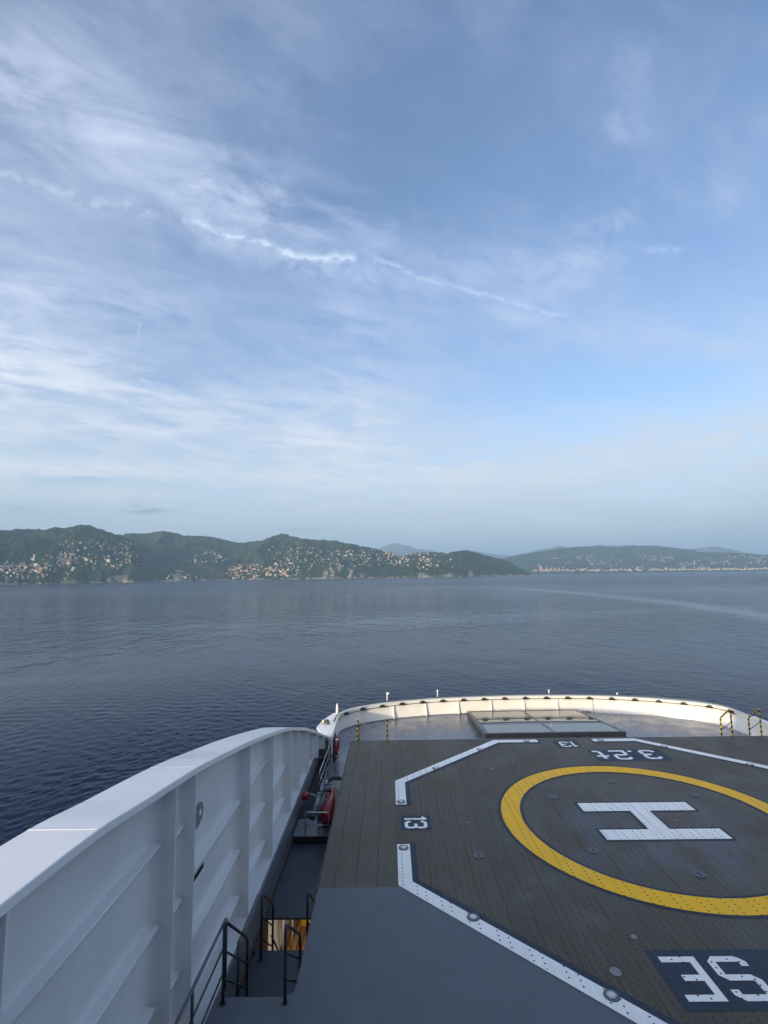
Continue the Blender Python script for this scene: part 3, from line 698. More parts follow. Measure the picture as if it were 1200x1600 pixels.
# --- helideck
CX, CY, A_ = 6.66, 14.22, 6.55
T8 = A_ * math.tan(math.pi / 8)
heli = empty('helideck', (0, 0, 0), 'brown planked helicopter landing deck with painted circle and H', 'helideck')
def oct_rear(x):
    ax = abs(x - CX)
    if ax > A_: return 11.46
    return CY - A_ if ax <= T8 else CY - A_ + (ax - T8)
seams = [-1.55, -1.24, -0.785, -0.33, 0.11, 0.35]
while seams[-1] + 0.455 < 13.2: seams.append(seams[-1] + 0.455)
seams += [13.21, 13.66, 14.11, 14.56, 14.87]
for a, b in zip(seams, seams[1:]):
    if b - a < 0.05: continue
    x0, x1 = a + 0.003, b - 0.003
    pts = []
    brk = [x0] + [q for q in (CX - T8, CX + T8) if x0 < q < x1] + [x1]
    y0s = [(x, (11.46 if (x < 0.11 or x > 13.21) else oct_rear(x))) for x in brk]
    pl = y0s + [(x1, 20.90), (x0, 20.90)]
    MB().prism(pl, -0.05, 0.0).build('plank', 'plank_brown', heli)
MB().box((CX, 14.2, -0.16), (16.36, 13.3, 0.2)).build('underframe', 'black_rubber', heli)
mb = MB()
for xs in (-1.565, 14.885): mb.box((xs, 16.15, -0.10), (0.02, 9.5, 0.22))
mb.box((CX, 20.915, -0.10), (16.44, 0.02, 0.20)); mb.build('edge_plate', 'dark_steel', heli)
def sheet(poly, z, name, m, parent=heli, label=None):
    n = len(poly); a = sum(poly[i][0] * poly[(i + 1) % n][1] - poly[(i + 1) % n][0] * poly[i][1] for i in range(n))
    if a < 0: poly = poly[::-1]
    mb_ = MB(); mb_.add([(x, y, z) for x, y in poly], [tuple(range(n))]); return mb_.build(name, m, parent, label)
Z1, Z2 = 0.004, 0.008
def ring(r0, r1, z, name, m, n=128):
    mb_ = MB(); vs = []
    for i in range(n):
        a = 2 * math.pi * i / n; vs += [(CX + r0 * math.cos(a), CY + r0 * math.sin(a), z), (CX + r1 * math.cos(a), CY + r1 * math.sin(a), z)]
    mb_.add(vs, [(2 * i, 2 * i + 1, (2 * i + 3) % (2 * n), (2 * i + 2) % (2 * n)) for i in range(n)]); return mb_.build(name, m, heli)
ring(3.17, 3.84, Z1, 'circle_border', 'paint_navy'); ring(3.25, 3.755, Z2, 'touchdown_circle', 'paint_yellow')
# the H, its two legs across the ship
hx0, hx1, hy0, hy1, s5 = 5.155, 8.15, 13.235, 15.235, 0.5
def Hpoly(e):
    mx = (hx0 + hx1) / 2
    return [(hx0 - e, hy0 - e), (hx1 + e, hy0 - e), (hx1 + e, hy0 + s5 + e), (mx + .26 + e, hy0 + s5 + e), (mx + .26 + e, hy1 - s5 - e), (hx1 + e, hy1 - s5 - e),
            (hx1 + e, hy1 + e), (hx0 - e, hy1 + e), (hx0 - e, hy1 - s5 - e), (mx - .26 - e, hy1 - s5 - e), (mx - .26 - e, hy0 + s5 + e), (hx0 - e, hy0 + s5 + e)]
sheet(Hpoly(0.075), Z1, 'letter_border', 'paint_navy'); sheet(Hpoly(0), Z2, 'letter_h', 'paint_white')
# perimeter line
def octpts(h):
    t = h * math.tan(math.pi / 8)
    return [(CX - h, CY - t), (CX - h, CY + t), (CX - t, CY + h), (CX + t, CY + h), (CX + h, CY + t), (CX + h, CY - t), (CX + t, CY - h), (CX - t, CY - h)]
O0, O1, O2 = octpts(A_), octpts(A_ - 0.30), octpts(A_ - 0.44)
def perim(idx, ends):
    """idx: octagon corner indices; ends: first and last straight ends (points on outer side)"""
    def path(O, e0, e1): return [e0] + [O[i] for i in idx] + [e1]
    (a_out, a_in, a_nav), (b_out, b_in, b_nav) = ends
    o, i_, nv = path(O0, a_out, b_out), path(O1, a_in, b_in), path(O2, a_nav, b_nav)
    sheet(o + i_[::-1], Z2, 'perimeter_line', 'paint_white'); sheet(i_ + nv[::-1], Z1, 'line_border', 'paint_navy')
X0, X1, X2 = CX - A_, CX - A_ + .30, CX - A_ + .44
Y0, Y1, Y2 = CY + A_, CY + A_ - .30, CY + A_ - .44
XR0, XR1, XR2 = CX + A_, CX + A_ - .30, CX + A_ - .44
perim([1, 2], [((X0, 15.27), (X1, 15.27), (X2, 15.27)), ((5.60, Y0), (5.60, Y1), (5.60, Y2))])
perim([3, 4], [((7.70, Y0), (7.70, Y1), (7.70, Y2)), ((XR0, 15.27), (XR1, 15.27), (XR2, 15.27))])
YB = CY - A_
perim([0, 7], [((X0, 13.14), (X1, 13.14), (X2, 13.14)), ((CX - .01, YB), (CX - .01, YB + .3), (CX - .01, YB + .44))])
perim([5, 6], [((XR0, 13.14), (XR1, 13.14), (XR2, 13.14)), ((CX + .01, YB), (CX + .01, YB + .3), (CX + .01, YB + .44))])
for ya, yb in ((15.21, 15.27), (13.14, 13.20)):
    sheet([(X0, ya), (X2, ya), (X2, yb), (X0, yb)], Z1 - .001, 'line_border', 'paint_navy')
for xa in (5.60, 7.63): sheet([(xa, Y2), (xa + .07, Y2), (xa + .07, Y0), (xa, Y0)], Z1 - .001, 'line_border', 'black_rubber')
# writing
def gl(ch_, w_, h_, s_):
    c_ = s_ * 0.9; k_ = s_ * 0.75; m_ = h_ / 2; w, h, s, c, k, m = w_, h_, s_, c_, k_, m_
    if ch_ == 'E': return [(0, 0), (w, 0), (w, s), (s, s), (s, m - s / 2), (w * .72, m - s / 2), (w * .72, m + s / 2), (s, m + s / 2), (s, h - s), (w, h - s), (w, h), (0, h)]
    if ch_ == 'S': return [(c, h), (w - c, h), (w, h - c), (w, h - s - k), (w - s, h - s - k), (w - s, h - s), (s, h - s), (s, m + s / 2), (w - c, m + s / 2), (w, m + s / 2 - c), (w, c), (w - c, 0), (c, 0), (0, c), (0, s + k), (s, s + k), (s, s), (w - s, s), (w - s, m - s / 2), (c, m - s / 2), (0, m - s / 2 + c), (0, h - c)]
    if ch_ == '3': return [(c, h), (w - c, h), (w, h - c), (w, m + s * .6), (w - s * .45, m), (w, m - s * .6), (w, c), (w - c, 0), (c, 0), (0, c), (0, s + k), (s, s + k), (s, s), (w - s, s), (w - s, m - s / 2), (w * .38, m - s / 2), (w * .38, m + s / 2), (w - s, m + s / 2), (w - s, h - s), (s, h - s), (s, h - s - k), (0, h - s - k), (0, h - c)]
    if ch_ == '2': return [(c, h), (w - c, h), (w, h - c), (w, m - s / 2 + c), (w - c, m - s / 2), (s, m - s / 2), (s, s), (w, s), (w, 0), (0, 0), (0, m + s / 2 - c), (c, m + s / 2), (w - s, m + s / 2), (w - s, h - s), (s, h - s), (s, h - s - k), (0, h - s - k), (0, h - c)]
    if ch_ == '1': return [(w - s, 0), (w, 0), (w, h), (w - s * .9, h), (w - s * 1.9, h - s * .8), (w - s * 1.9, h - s * 1.5), (w - s, h - s * 1.3)]
    if ch_ == 't': return [(w * .3, h), (w * .3 + s, h), (w * .3 + s, h * .76), (w, h * .76), (w, h * .76 - s), (w * .3 + s, h * .76 - s), (w * .3 + s, s), (w, s), (w, 0), (w * .3 + c, 0), (w * .3, c), (w * .3, h * .76 - s), (0, h * .76 - s), (0, h * .76), (w * .3, h * .76)]
    if ch_ == '.': return [(0, 0), (s * 1.1, 0), (s * 1.1, s * 1.1), (0, s * 1.1)]
def write(ch_, x, y, w_, h_, s_, rot):
    """x, y: world corner where the glyph's own origin lies; rot in degrees"""
    a = R(rot); ca, sa = round(math.cos(a), 6), round(math.sin(a), 6)
    pts = [(x + px * ca - py * sa, y + px * sa + py * ca) for px, py in gl(ch_, w_, h_, s_)]
    nm = {'.': 'painted_point', 't': 'painted_letter', 'E': 'painted_letter', 'S': 'painted_letter'}.get(ch_, 'painted_digit')
    sheet(pts, Z2, nm, 'paint_white')
sheet([(4.25, 8.38), (9.07, 8.38), (9.07, 9.61), (4.25, 9.61)], Z1, 'name_panel', 'paint_navy')
write('E', 4.985, 9.45, .59, .91, .125, 180)
write('S', 5.77, 9.45, .62, .91, .125, 180)
sheet([(7.08, 18.42), (9.62, 18.42), (9.62, 19.56), (7.08, 19.56)], Z1, 'weight_panel', 'paint_navy')
write('t', 7.60, 19.44, .42, .80, .13, 180)
write('2', 8.33, 19.46, .56, .92, .13, 180)
write('.', 8.58, 19.42, .1, .1, .12, 180)
write('3', 9.36, 19.46, .56, .90, .13, 180)
sheet([(6.14, 19.80), (7.02, 19.80), (7.02, 20.60), (6.14, 20.60)], Z1, 'size_panel', 'paint_navy')
write('3', 6.69, 20.48, .38, .58, .09, 180)
write('1', 6.96, 20.48, .2, .58, .09, 180)
sheet([(0.23, 13.82), (1.0, 13.82), (1.0, 14.62), (0.23, 14.62)], Z1, 'size_panel', 'paint_navy')
write('1', 0.32, 14.56, .2, .58, .09, -90)
write('3', 0.32, 14.30, .40, .58, .09, -90)
# pad eyes and small worn spots
for i, (x, y, rt) in enumerate([(6.74, 16.72, .4), (8.67, 15.7, .3), (4.64, 12.78, 0), (6.49, 11.78, .2), (1.96, 12.61, 0), (4.63, 15.63, .6), (9.2, 12.6, .5)]):
    f_ = MB().disc((x, y, Z1), 0.13, 0.008, 20).build('tie_down_fitting', 'lamp_rim', heli)
    MB().box((x, y, Z1 + .0095), (0.035, 0.15, 0.004), 0, rt).build('slot', 'black_rubber', f_)
for x, y, a, b in [(4.23, 9.93, .055, .06), (3.34, 17.87, .06, .04), (4.16, 18.48, .04, .05), (1.96, 14.2, .06, .025), (3.56, 9.14, .09, .10), (7.35, 14.2, .05, .03)]:
    MB().disc((x, y, 0.009 if x > 7 else Z1), a, 0.002, 12, ry=b).build('plug', 'worn_mark', heli)
# recessed deck lights
lights = [(0.26, 12.97, 'at the aft gap in the port line'), (1.49, 10.48, 'halfway down the rear port diagonal'), (3.29, 8.66, 'low on the rear port diagonal beside a pale stain'), (0.26, 15.44, 'just forward of the sideways 13 at the port line'),
          (1.47, 17.93, 'on the front port diagonal near its outer end'), (3.24, 19.71, 'on the front port diagonal near the skylight'), (5.18, 20.60, 'at the front line left of the upside-down 13'),
          (8.00, 20.60, 'at the front line right of the upside-down 13'), (9.99, 19.79, 'on the front starboard diagonal above the 3.2t panel'), (11.83, 17.95, 'on the front starboard diagonal near the photo edge')]
L0 = None
for x, y, wh in lights:
    if L0 is None:
        L0 = empty('deck_light', (0, 0, 0), 'x', 'deck light', 'flush lights round the landing area')
        MB().disc((0, 0, 0), 0.122, 0.012, 24, r2=0.112).build('rim', 'lamp_rim', L0)
        lz = MB().disc((0, 0, 0.0125), 0.072, 0.004, 20).build('inner_ring', 'lens_ring', L0)
        lz = MB().disc((0, 0, 0.017), 0.042, 0.006, 20, r2=0.035).build('lens', 'lamp_lens', L0)
        for k in range(6): 
            a = k * math.pi / 3; MB().disc((0.088 * math.cos(a), 0.088 * math.sin(a), 0.0124), 0.007, 0.004, 6).build('bolt', 'steel_tube', L0)
        o = L0
    else: o = copy_tree(L0)
    o.location = (x, y, Z2 + 0.001); o['label'] = 'round flush light ' + wh

# --- foredeck, its bulwark and the hull
bow = [(-2.47, 22.0), (-2.47, 24.9), (-2.30, 25.75), (-1.55, 26.65), (-0.12, 27.45), (1.45, 27.95), (3.05, 28.28), (6.86, 28.62), (10.3, 28.48), (12.97, 27.92), (14.7, 27.15), (15.55, 26.60), (16.02, 26.0), (16.19, 25.1), (16.19, 22.0)]
bp_ = catmull([(x, y, 0) for x, y in bow], 6)
fd = [(v.x, v.y) for v in offset_path(bp_, 0.02)]
mb = MB(); mb.prism([(-2.85, 15.7), (-2.85, 22.0)] + fd + [(16.17, 15.7)], FD - 0.15, FD)
mb.build('foredeck', 'fore_deck', kind='structure', label='glossy grey foredeck in front of the landing area')
for x in (-0.9, 1.5, 3.4, 10.9, 13.0):      # welded plate laps
    pass
bw = empty('bow_bulwark', (0, 0, FD), 'white curved bulwark closing the bow with a grey rail on top', 'bulwark')
def strip3(path, off0, off1, z0, z1, name, m, parent, bevel=0, base=0.0):
    a = offset_path(path, off0); b = offset_path(path, off1); mb_ = MB(); vs = []
    for p, q in zip(a, b): vs += [(p.x, p.y, z0), (q.x, q.y, z0), (q.x, q.y, z1), (p.x, p.y, z1)]
    fs = []
    for i in range(len(a) - 1):
        o_ = 4 * i
        for k in range(4): fs.append((o_ + k, o_ + (k + 1) % 4, o_ + 4 + (k + 1) % 4, o_ + 4 + k))
    fs += [(3, 2, 1, 0), tuple(len(vs) - 4 + k for k in range(4))]
    mb_.add(vs, fs, 0, False); return mb_.build(name, m, parent, bevel=bevel)
strip3(bp_, 0.0, 0.10, 0.0, 0.80, 'plating', 'bow_white', bw)
strip3(bp_, -0.04, 0.20, 0.801, 0.83, 'cap_rail', 'bow_white', bw)
rail = [Vector((v.x, v.y, 0.90)) for v in offset_path(bp_, 0.05)]
MB().tube(rail[4:-4], 0.034, 8).build('top_rail', 'grey_tube', bw)
rail2 = [Vector((v.x, v.y, 0.70)) for v in offset_path(bp_, -0.09)]
MB().tube(rail2[6:-6], 0.018, 6).build('wire_pipe', 'grey_tube', bw)
# arc length stations
cum = [0]
for a, b in zip(bp_, bp_[1:]): cum.append(cum[-1] + (b - a).length)
def station(s_):
    for i in range(len(bp_) - 1):
        if cum[i + 1] >= s_:
            k = (s_ - cum[i]) / (cum[i + 1] - cum[i]); p = bp_[i].lerp(bp_[i + 1], k); t = (bp_[i + 1] - bp_[i]).normalized(); return p, t
    return bp_[-1], (bp_[-1] - bp_[-2]).normalized()
s_ = 4.0
while s_ < cum[-1] - 3.2:
    p, t = station(s_); nrm = Vector((-t.y, t.x, 0)); an = math.atan2(t.y, t.x)
    MB().box((p.x - nrm.x * 0.09, p.y - nrm.y * 0.09, 0.715), (0.30, 0.13, 0.07), 0, an).box((p.x - nrm.x * 0.03, p.y - nrm.y * 0.03, 0.76), (0.16, 0.05, 0.07), 0, an).build('rail_bracket', 'dark_steel', bw)
    s_ += 1.12
s_ = 5.1
while s_ < cum[-1] - 3.0:
    p, t = station(s_); n_ = -Vector((-t.y, t.x, 0)); th = t * 0.008
    q = lambda d, z: Vector((p.x, p.y, z)) + n_ * d
    mb = MB()
    prof = [(0.003, 0.02), (0.17, 0.02), (0.17, 0.10), (0.09, 0.55), (0.09, 0.66), (0.003, 0.66)]
    vs = [q(d, z) - th for d, z in prof] + [q(d, z) + th for d, z in prof]; n = len(prof)
    mb.add(vs, [tuple(range(n)), tuple(range(2 * n - 1, n - 1, -1))] + [(i, n + i, n + (i + 1) % n, (i + 1) % n) for i in range(n)])
    mb.build('stiffener', 'bow_white', bw); s_ += 1.78
strip3(bp_, -0.03, 0.0, 0.003, 0.05, 'waterway_edge', 'coaming_grey', bw)
# small posts standing on the bow rail
for i, (x, h, lab) in enumerate([(-0.17, .42, 'short white post with a lamp bracket on the bow rail above the ladder rails'), (2.51, .36, 'thin pale post on the bow rail near the skylight'), (8.54, .22, 'stubby pale post on the bow rail behind the skylight'), (12.0, .12, 'tiny white post on the bow rail right of the skylight')]):
    y = min(((abs(v.x - x), v.y) for v in bp_))[1] + 0.13
    po = empty('rail_post', (x, y, FD + 0.83), lab, 'post')
    MB().tube([(0, 0, 0), (0, 0, h)], 0.026, 8).build('stem', 'bow_white', po)
    MB().box((0.03 if i == 0 else 0, 0, h + .03), (0.14 if i == 0 else 0.06, 0.07, 0.08)).build('head', 'cap_paint', po)
po = empty('rail_post', (-2.52, 25.2, FD + 0.83), 'white mast stump at the port corner of the bow', 'post')
MB().tube([(0, 0, 0), (0, 0, .3), (0, 0, .55)], [.07, .06, .03], 10).build('stem', 'bow_white', po)

# side platforms outside the bulwark with a roller fairlead
def platform(mx, lab, lab2):
    f_ = (lambda x: x) if mx == 0 else (lambda x: 13.72 - x)
    o = MB().prism([(f_(x), y) for x, y in [(-2.58, 22.4), (-3.0, 22.9), (-3.28, 23.7), (-3.15, 24.8), (-2.78, 26.0), (-2.48, 26.1), (-2.58, 25.4)]], -0.36, -0.26).build('side_platform', 'cap_paint', label=lab, cat='platform', bevel=0.01)
    fl = empty('fairlead', (f_(-2.93), 24.15, -0.259), lab2, 'fairlead')
    MB().disc((0, 0, 0), 0.19, 0.06, 18, r2=0.17).build('base', 'worn_mark', fl)
    MB().disc((0.04, 0, 0.061), 0.12, 0.12, 16, r2=0.10).build('roller', 'roller_black', fl)
    MB().disc((-.12, .05, 0.061), 0.06, 0.10, 12, r2=0.045).build('cap', 'cream_paint', fl)
platform(0, 'sunlit white ledge outside the bow bulwark at the end of the port side wall', 'dark roller fairlead on the white ledge at the port bow corner')

# hull shell below
def hull():
    keel = [(-3.69, -30), (-3.69, -6)] + [(-3.69, y) for y in (0, 8, 14, 18)] + [(-3.35, 21.2), (-2.9, 22.3), (-2.62, 24.9), (-2.45, 25.85), (-1.65, 26.8), (-0.2, 27.65), (3.0, 28.5), (6.86, 28.85)]
    pts = keel + [(13.55 - x, y) for x, y in keel[-2::-1]]
    mb_ = MB(); lv = [(-0.42, 1.0, 0), (-3, 0.97, -.3), (-8, 0.86, -2), (-14, 0.74, -4), (SEA - 1.5, 0.64, -5)]
    n = len(pts); vs = []
    for z, k, dy_ in lv:
        for x, y in pts:
            f_ = max(0, min(1, (y - 2) / 24)); kk = 1 - (1 - k) * f_ * 1.6
            zz = z if z != -0.42 else (-0.42 if y > 21.5 else -0.5)
            vs.append((6.78 + (x - 6.78) * kk, y + dy_ * f_, zz))
    fs = []
    for j in range(len(lv) - 1):
        for i in range(n - 1): a = j * n + i; fs.append((a, a + 1, a + n + 1, a + n))
    mb_.add(vs, [f_[::-1] for f_ in fs], 0, True)
    mb_.build('ship_hull', 'hull_white', label='white flared hull of the ship under the decks', kind='structure')
hull()

# --- port side wall (high wing bulwark with frames)
prof = [(-6, 4.25), (0, 4.12), (2.5, 4.05), (4.16, 3.98), (5.5, 3.90), (6.46, 3.77), (8.24, 3.53), (9.87, 3.24), (11.4, 2.95), (13.16, 2.58), (15.4, 2.07), (17.0, 1.62), (18.5, 1.18), (19.6, 0.80), (20.4, 0.50), (21.1, 0.22), (21.7, -0.02), (22.1, -0.20)]
def zt_(y):
    for (a, b), (c_, d) in zip(prof, prof[1:]):
        if y <= c_: return b + (d - b) * (y - a) / (c_ - a)
    return prof[-1][1]
def xi_(y):                                    # inner edge of cap and frames
    if y < 17.5: return -2.95
    t = min(1, (y - 17.5) / 4.6); return -2.95 + 0.42 * t ** 1.7
BASE = -0.45
pts_ = catmull([(0, a, b) for a, b in prof], 5)
YS = [(p.y, p.z) for p in pts_]
def wing(side, label):
    root = empty('side_wall', (0, 0, 0), label, 'bulwark')
    X = (lambda x: x) if side == 0 else (lambda x: 13.72 - x)
    def part(mb_, name, m, bevel=0.0):
        if side == 1:
            mb_.v = [(13.72 - a, b, c_) for a, b, c_ in mb_.v]; mb_.f = [f_[::-1] for f_ in mb_.f]
        return mb_.build(name, m, root, bevel=bevel)
    # cap
    mb_ = MB(); vs = []
    for y, z in YS:
        x1 = xi_(y); wd = 0.73 - 0.40 * max(0, (y - 19.5) / 2.6) ** 1.2 if y > 19.5 else 0.73
        vs += [(x1 - wd, y, z - 0.10), (x1, y, z - 0.10), (x1, y, z), (x1 - wd, y, z)]
    fs = []
    for i in range(len(YS) - 1):
        o_ = 4 * i
        for k in range(4): fs.append((o_ + k, o_ + 4 + k, o_ + 4 + (k + 1) % 4, o_ + (k + 1) % 4))
    fs += [(0, 1, 2, 3), tuple(len(vs) - 1 - k for k in range(4))]
    mb_.add(vs, fs); part(mb_, 'cap', 'cap_paint', 0.012)
    # plating between and behind the frames
    mb_ = MB(); vs = []
    for y, z in YS:
        x1 = xi_(y)
        vs += [(x1 - 0.27, y, BASE + .001), (x1 - 0.27, y, z - 0.101), (x1 - 0.30, y, z - 0.101), (x1 - 0.30, y, BASE + .001)]
    fs = []
    for i in range(len(YS) - 1):
        o_ = 4 * i
        for k in range(4): fs.append((o_ + k, o_ + (k + 1) % 4, o_ + 4 + (k + 1) % 4, o_ + 4 + k))
    mb_.add(vs, fs); part(mb_, 'plating', 'white_paint')
    # weld beads over the cap
    for y, hb_ in ((5.5, .003), (8.24, .0015), (12.4, .0015), (17.2, .0015)):
        y0, y1 = y - 0.012, y + 0.012; q = []
        for yy_, dz_ in ((y0, .001), (y1, .001)):
            for xx_ in (-0.72, -0.01): q.append((xi_(y) + xx_, yy_, zt_(yy_) + dz_))
        mb_ = MB(); mb_.hexa([q[0], q[1], q[3], q[2]] + [(a, b, c_ + hb_) for a, b, c_ in (q[0], q[1], q[3], q[2])]); part(mb_, 'weld_seam', 'cap_paint')
    mb_ = MB(); mb_.box((-3.09, 7.0, BASE + .0005), (0.30, 29.8, 0.003)); part(mb_, 'ledge', 'white_paint')
    fr = [-2.2, 1.2, 4.25, 7.45, 8.18, 11.3, 13.5, 15.95, 17.45, 19.0, 20.4, 21.4]
    for y in fr:
        x1 = xi_(y); zt = zt_(y) - 0.102; mb_ = MB(); n = 6; R_ = 0.10
        # flat web with a welded fillet where it meets the plating (aft side)
        prof_ = [(x1 - 0.269, y + 0.012), (x1, y + 0.012), (x1, y - 0.012), (x1 - 0.269 + R_, y - 0.012)]
        for k in range(1, n + 1):
            a = k / n * math.pi / 2; prof_.append((x1 - 0.269 + R_ - R_ * math.sin(a), y - 0.012 - R_ + R_ * math.cos(a)))
        vs = [(a, b, BASE + .002) for a, b in prof_] + [(a, b, zt) for a, b in prof_]; m_ = len(prof_)
        mb_.add(vs, [tuple(range(m_)), tuple(range(2 * m_ - 1, m_ - 1, -1))] + [(i, m_ + i, m_ + (i + 1) % m_, (i + 1) % m_) for i in range(m_)])
        part(mb_, 'frame', 'white_paint')
    # stringers: a flat bar with a bulb, in the bays where the wall is high enough
    for ya, yb in zip(fr[1:], fr[2:]):
        for zs in (2.86, 1.85, 0.88, 0.0):
            if zs > zt_(yb) - 0.35: continue
            if yb > 16.5: continue
            xa = -2.95 - 0.27
            y0 = ya + 0.013; y1 = yb - 0.013 - (0.10 if yb - ya > 1 else 0.04)
            if yb - ya < 1: zs -= 0.12
            mb_ = MB(); d0 = 0.12
            mb_.hexa([(xa + .001, y0 + .1, zs - .012), (xa + d0, y0 + .1, zs - .012), (xa + d0, y1, zs - .012), (xa + .001, y1, zs - .012),
                      (xa + .001, y0 + .1, zs + .012), (xa + d0, y0 + .1, zs + .012), (xa + d0, y1, zs + .012), (xa + .001, y1, zs + .012)])
            if yb - ya > 1:
                mb_.hexa([(xa + a_, b_, zs + c_) for c_ in (-.40, -.392) for a_, b_ in ((.001, y0 + .05), (.006, y0 + .05), (.006, y1), (.001, y1))])
            mb_.tube([(xa + d0 - .01, y0 + .1, zs - 0.016), (xa + d0 - .01, y1 + 0.02, zs - 0.016)], 0.02, 8)
            part(mb_, 'stringer', 'white_paint')
    return root, part
wroot, wpart = wing(0, 'tall white port side wall with frames and a broad sloping cap')
# lifting lug, slot and base
mb = MB(); cy_, cz_ = 8.38, 2.78
pr_ = [(8.192, cz_ - .17), (8.42, cz_ - .17)] + [(8.44 + .15 * math.sin(a), cz_ - .0 - .15 * math.cos(a)) for a in [math.pi * k / 10 for k in range(1, 10)]] + [(8.42, cz_ + .15), (8.192, cz_ + .15)]
vs = [(-3.0, a, b) for a, b in pr_] + [(-2.975, a, b) for a, b in pr_]; n = len(pr_)
mb.add(vs, [tuple(range(n))[::-1], tuple(range(n, 2 * n))] + [(i, (i + 1) % n, n + (i + 1) % n, n + i) for i in range(n)])
wpart(mb, 'lifting_lug', 'coaming_grey')
mb = MB(); a8 = [math.pi * 2 * k / 12 for k in range(12)]
vs = [(-2.9735, 8.45 + .045 * math.cos(a), cz_ + .045 * math.sin(a)) for a in a8] + [(-2.969, 8.45 + .045 * math.cos(a), cz_ + .045 * math.sin(a)) for a in a8]
mb.add(vs, [tuple(range(12))[::-1], tuple(range(12, 24))] + [(i, (i + 1) % 12, 12 + (i + 1) % 12, 12 + i) for i in range(12)])
wpart(mb, 'lug_eye', 'cap_paint')
mb = MB(); mb.hexa([(-3.219, 8.75, 1.52), (-3.21, 8.75, 1.52), (-3.21, 9.35, 1.52), (-3.219, 9.35, 1.52), (-3.219, 8.75, 1.60), (-3.21, 8.75, 1.60), (-3.21, 9.35, 1.60), (-3.219, 9.35, 1.60)])
wpart(mb, 'drain_slot', 'black_rubber')
mb = MB(); mb.box((-3.3, 7.0, (BASE + WK) / 2 - 0.1), (0.80, 30.2, BASE - WK + 0.2)); wpart(mb, 'sill', 'coaming_grey')
mb = MB(); mb.box((-2.882, 7.0, WK + 0.03), (0.034, 30.0, 0.09)); wpart(mb, 'rusty_edge', 'rust_trim')
mb = MB(); mb.box((-2.80, 22.1, (FD - .25) / 2), (0.66, 0.05, 0.74)); wpart(mb, 'end_plate', 'coaming_grey')
mb = MB(); mb.tube([(-2.95, 22.0, -.25), (-2.75, 22.0, -.215), (-2.55, 22.0, -.25)], 0.09, 10); wpart(mb, 'end_roll', 'cap_paint')
wing(1, 'starboard side wall with frames, the mirror of the port one')

# --- side walkway, steps and the deck below
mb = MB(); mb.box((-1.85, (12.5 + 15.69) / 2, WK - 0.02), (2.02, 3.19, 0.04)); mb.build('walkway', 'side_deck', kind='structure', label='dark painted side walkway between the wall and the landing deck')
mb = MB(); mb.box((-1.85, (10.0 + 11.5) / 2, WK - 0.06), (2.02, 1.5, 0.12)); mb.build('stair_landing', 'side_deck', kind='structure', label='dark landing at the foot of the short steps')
mb = MB(); mb.box((-2.0, 22.0, -6.0), (0.05, 0.05, 0.05))
MB().box((-0.86, 13.0, -2.6), (0.04, 12, 2.8)).build('inner_bulkhead', 'coaming_grey', kind='structure', label='bulkhead under the landing deck')
steps = empty('short_steps', (-2.2, 8.8, WK), 'short flight of dark steel steps from the grey deck to the landing', 'stairs')
for k in range(4):
    MB().box((0.0, 0.12 + k * 0.29, -WK - 0.27 - k * 0.235), (1.1, 0.27, 0.03)).build('tread', 'dark_steel', steps)
for sx in (-0.57, 0.57):
    mb = MB(); mb.hexa([(sx - .015, 0, -WK - .30), (sx + .015, 0, -WK - .30), (sx + .015, 1.15, 0.0), (sx - .015, 1.15, 0.0), (sx - .015, 0, -WK - .08), (sx + .015, 0, -WK - .08), (sx + .015, 1.15, 0.22), (sx - .015, 1.15, 0.22)]); mb.build('stringer', 'dark_steel', steps)
lad = empty('ladder', (-2.2, 11.5, -4.0), 'steep ladder going down to the teak deck', 'ladder')
for k in range(9):
    MB().box((0, 0.14 + k * 0.235, 2.8 - 0.24 - k * 0.28), (0.95, 0.22, 0.03)).build('tread', 'dark_steel', lad)
tk = empty('teak_deck', (0, 0, 0), kind='structure')
for k in range(20):
    MB().box((-3.52 + k * 0.14, 16.0, -4.02), (0.114, 9.5, 0.04)).build('plank', 'teak', tk)
MB().box((-2.2, 16.0, -4.08), (3.0, 9.6, 0.06)).build('caulking', 'black_rubber', tk)
mb = MB(); mb.hexa([(-3.75, 10, -4.04), (-3.42, 10, -4.04), (-3.42, 22, -4.04), (-3.75, 22, -4.04), (-3.75, 10, -1.4), (-3.70, 10, -1.4), (-3.70, 22, -1.4), (-3.75, 22, -1.4)])
mb.build('inner_hull_side', 'cream_paint', kind='structure', label='cream inner hull side beside the teak deck')
MB().box((-2.62, 16.85, -3.93), (0.30, 0.22, 0.14)).build('deck_box', 'hazard_yellow', label='small yellow box standing on the teak deck below the opening', cat='box')
# white pipe rail down there
rl = empty('lower_rail', (-3.1, 16.0, -4.0), 'white pipe guard standing on the teak deck seen through the opening', 'guard rail')
MB().tube([(0, -.3, .05), (0, -.3, .80), (.06, -.3, .93), (.15, -.3, 1.0), (.62, -.3, 1.0)], 0.028, 8).build('top_pipe', 'cap_paint', rl)
MB().tube([(.24, -.2, .0), (.24, -.2, 1.7)], 0.022, 8).build('upright', 'cap_paint', rl)
# unseen lamp added under the walkway to brighten the teak deck
lf = empty('added_fill_lamp', (-1.9, 14.3, -1.40), 'unseen lamp box added under the walkway to brighten the teak deck', 'lamp')
MB().box((0, 0, 0.03), (0.16, 1.2, 0.06)).build('housing', 'white_paint', lf)
la = bpy.data.lights.new('added_fill_light', 'AREA'); la.shape = 'RECTANGLE'; la.size = 0.14; la.size_y = 1.1; la.energy = 15; la.color = (1, 0.86, 0.68)
lo = bpy.data.objects.new('added_fill_light', la); COL.objects.link(lo); lo.parent = lf; lo.location = (0, 0, -0.01)
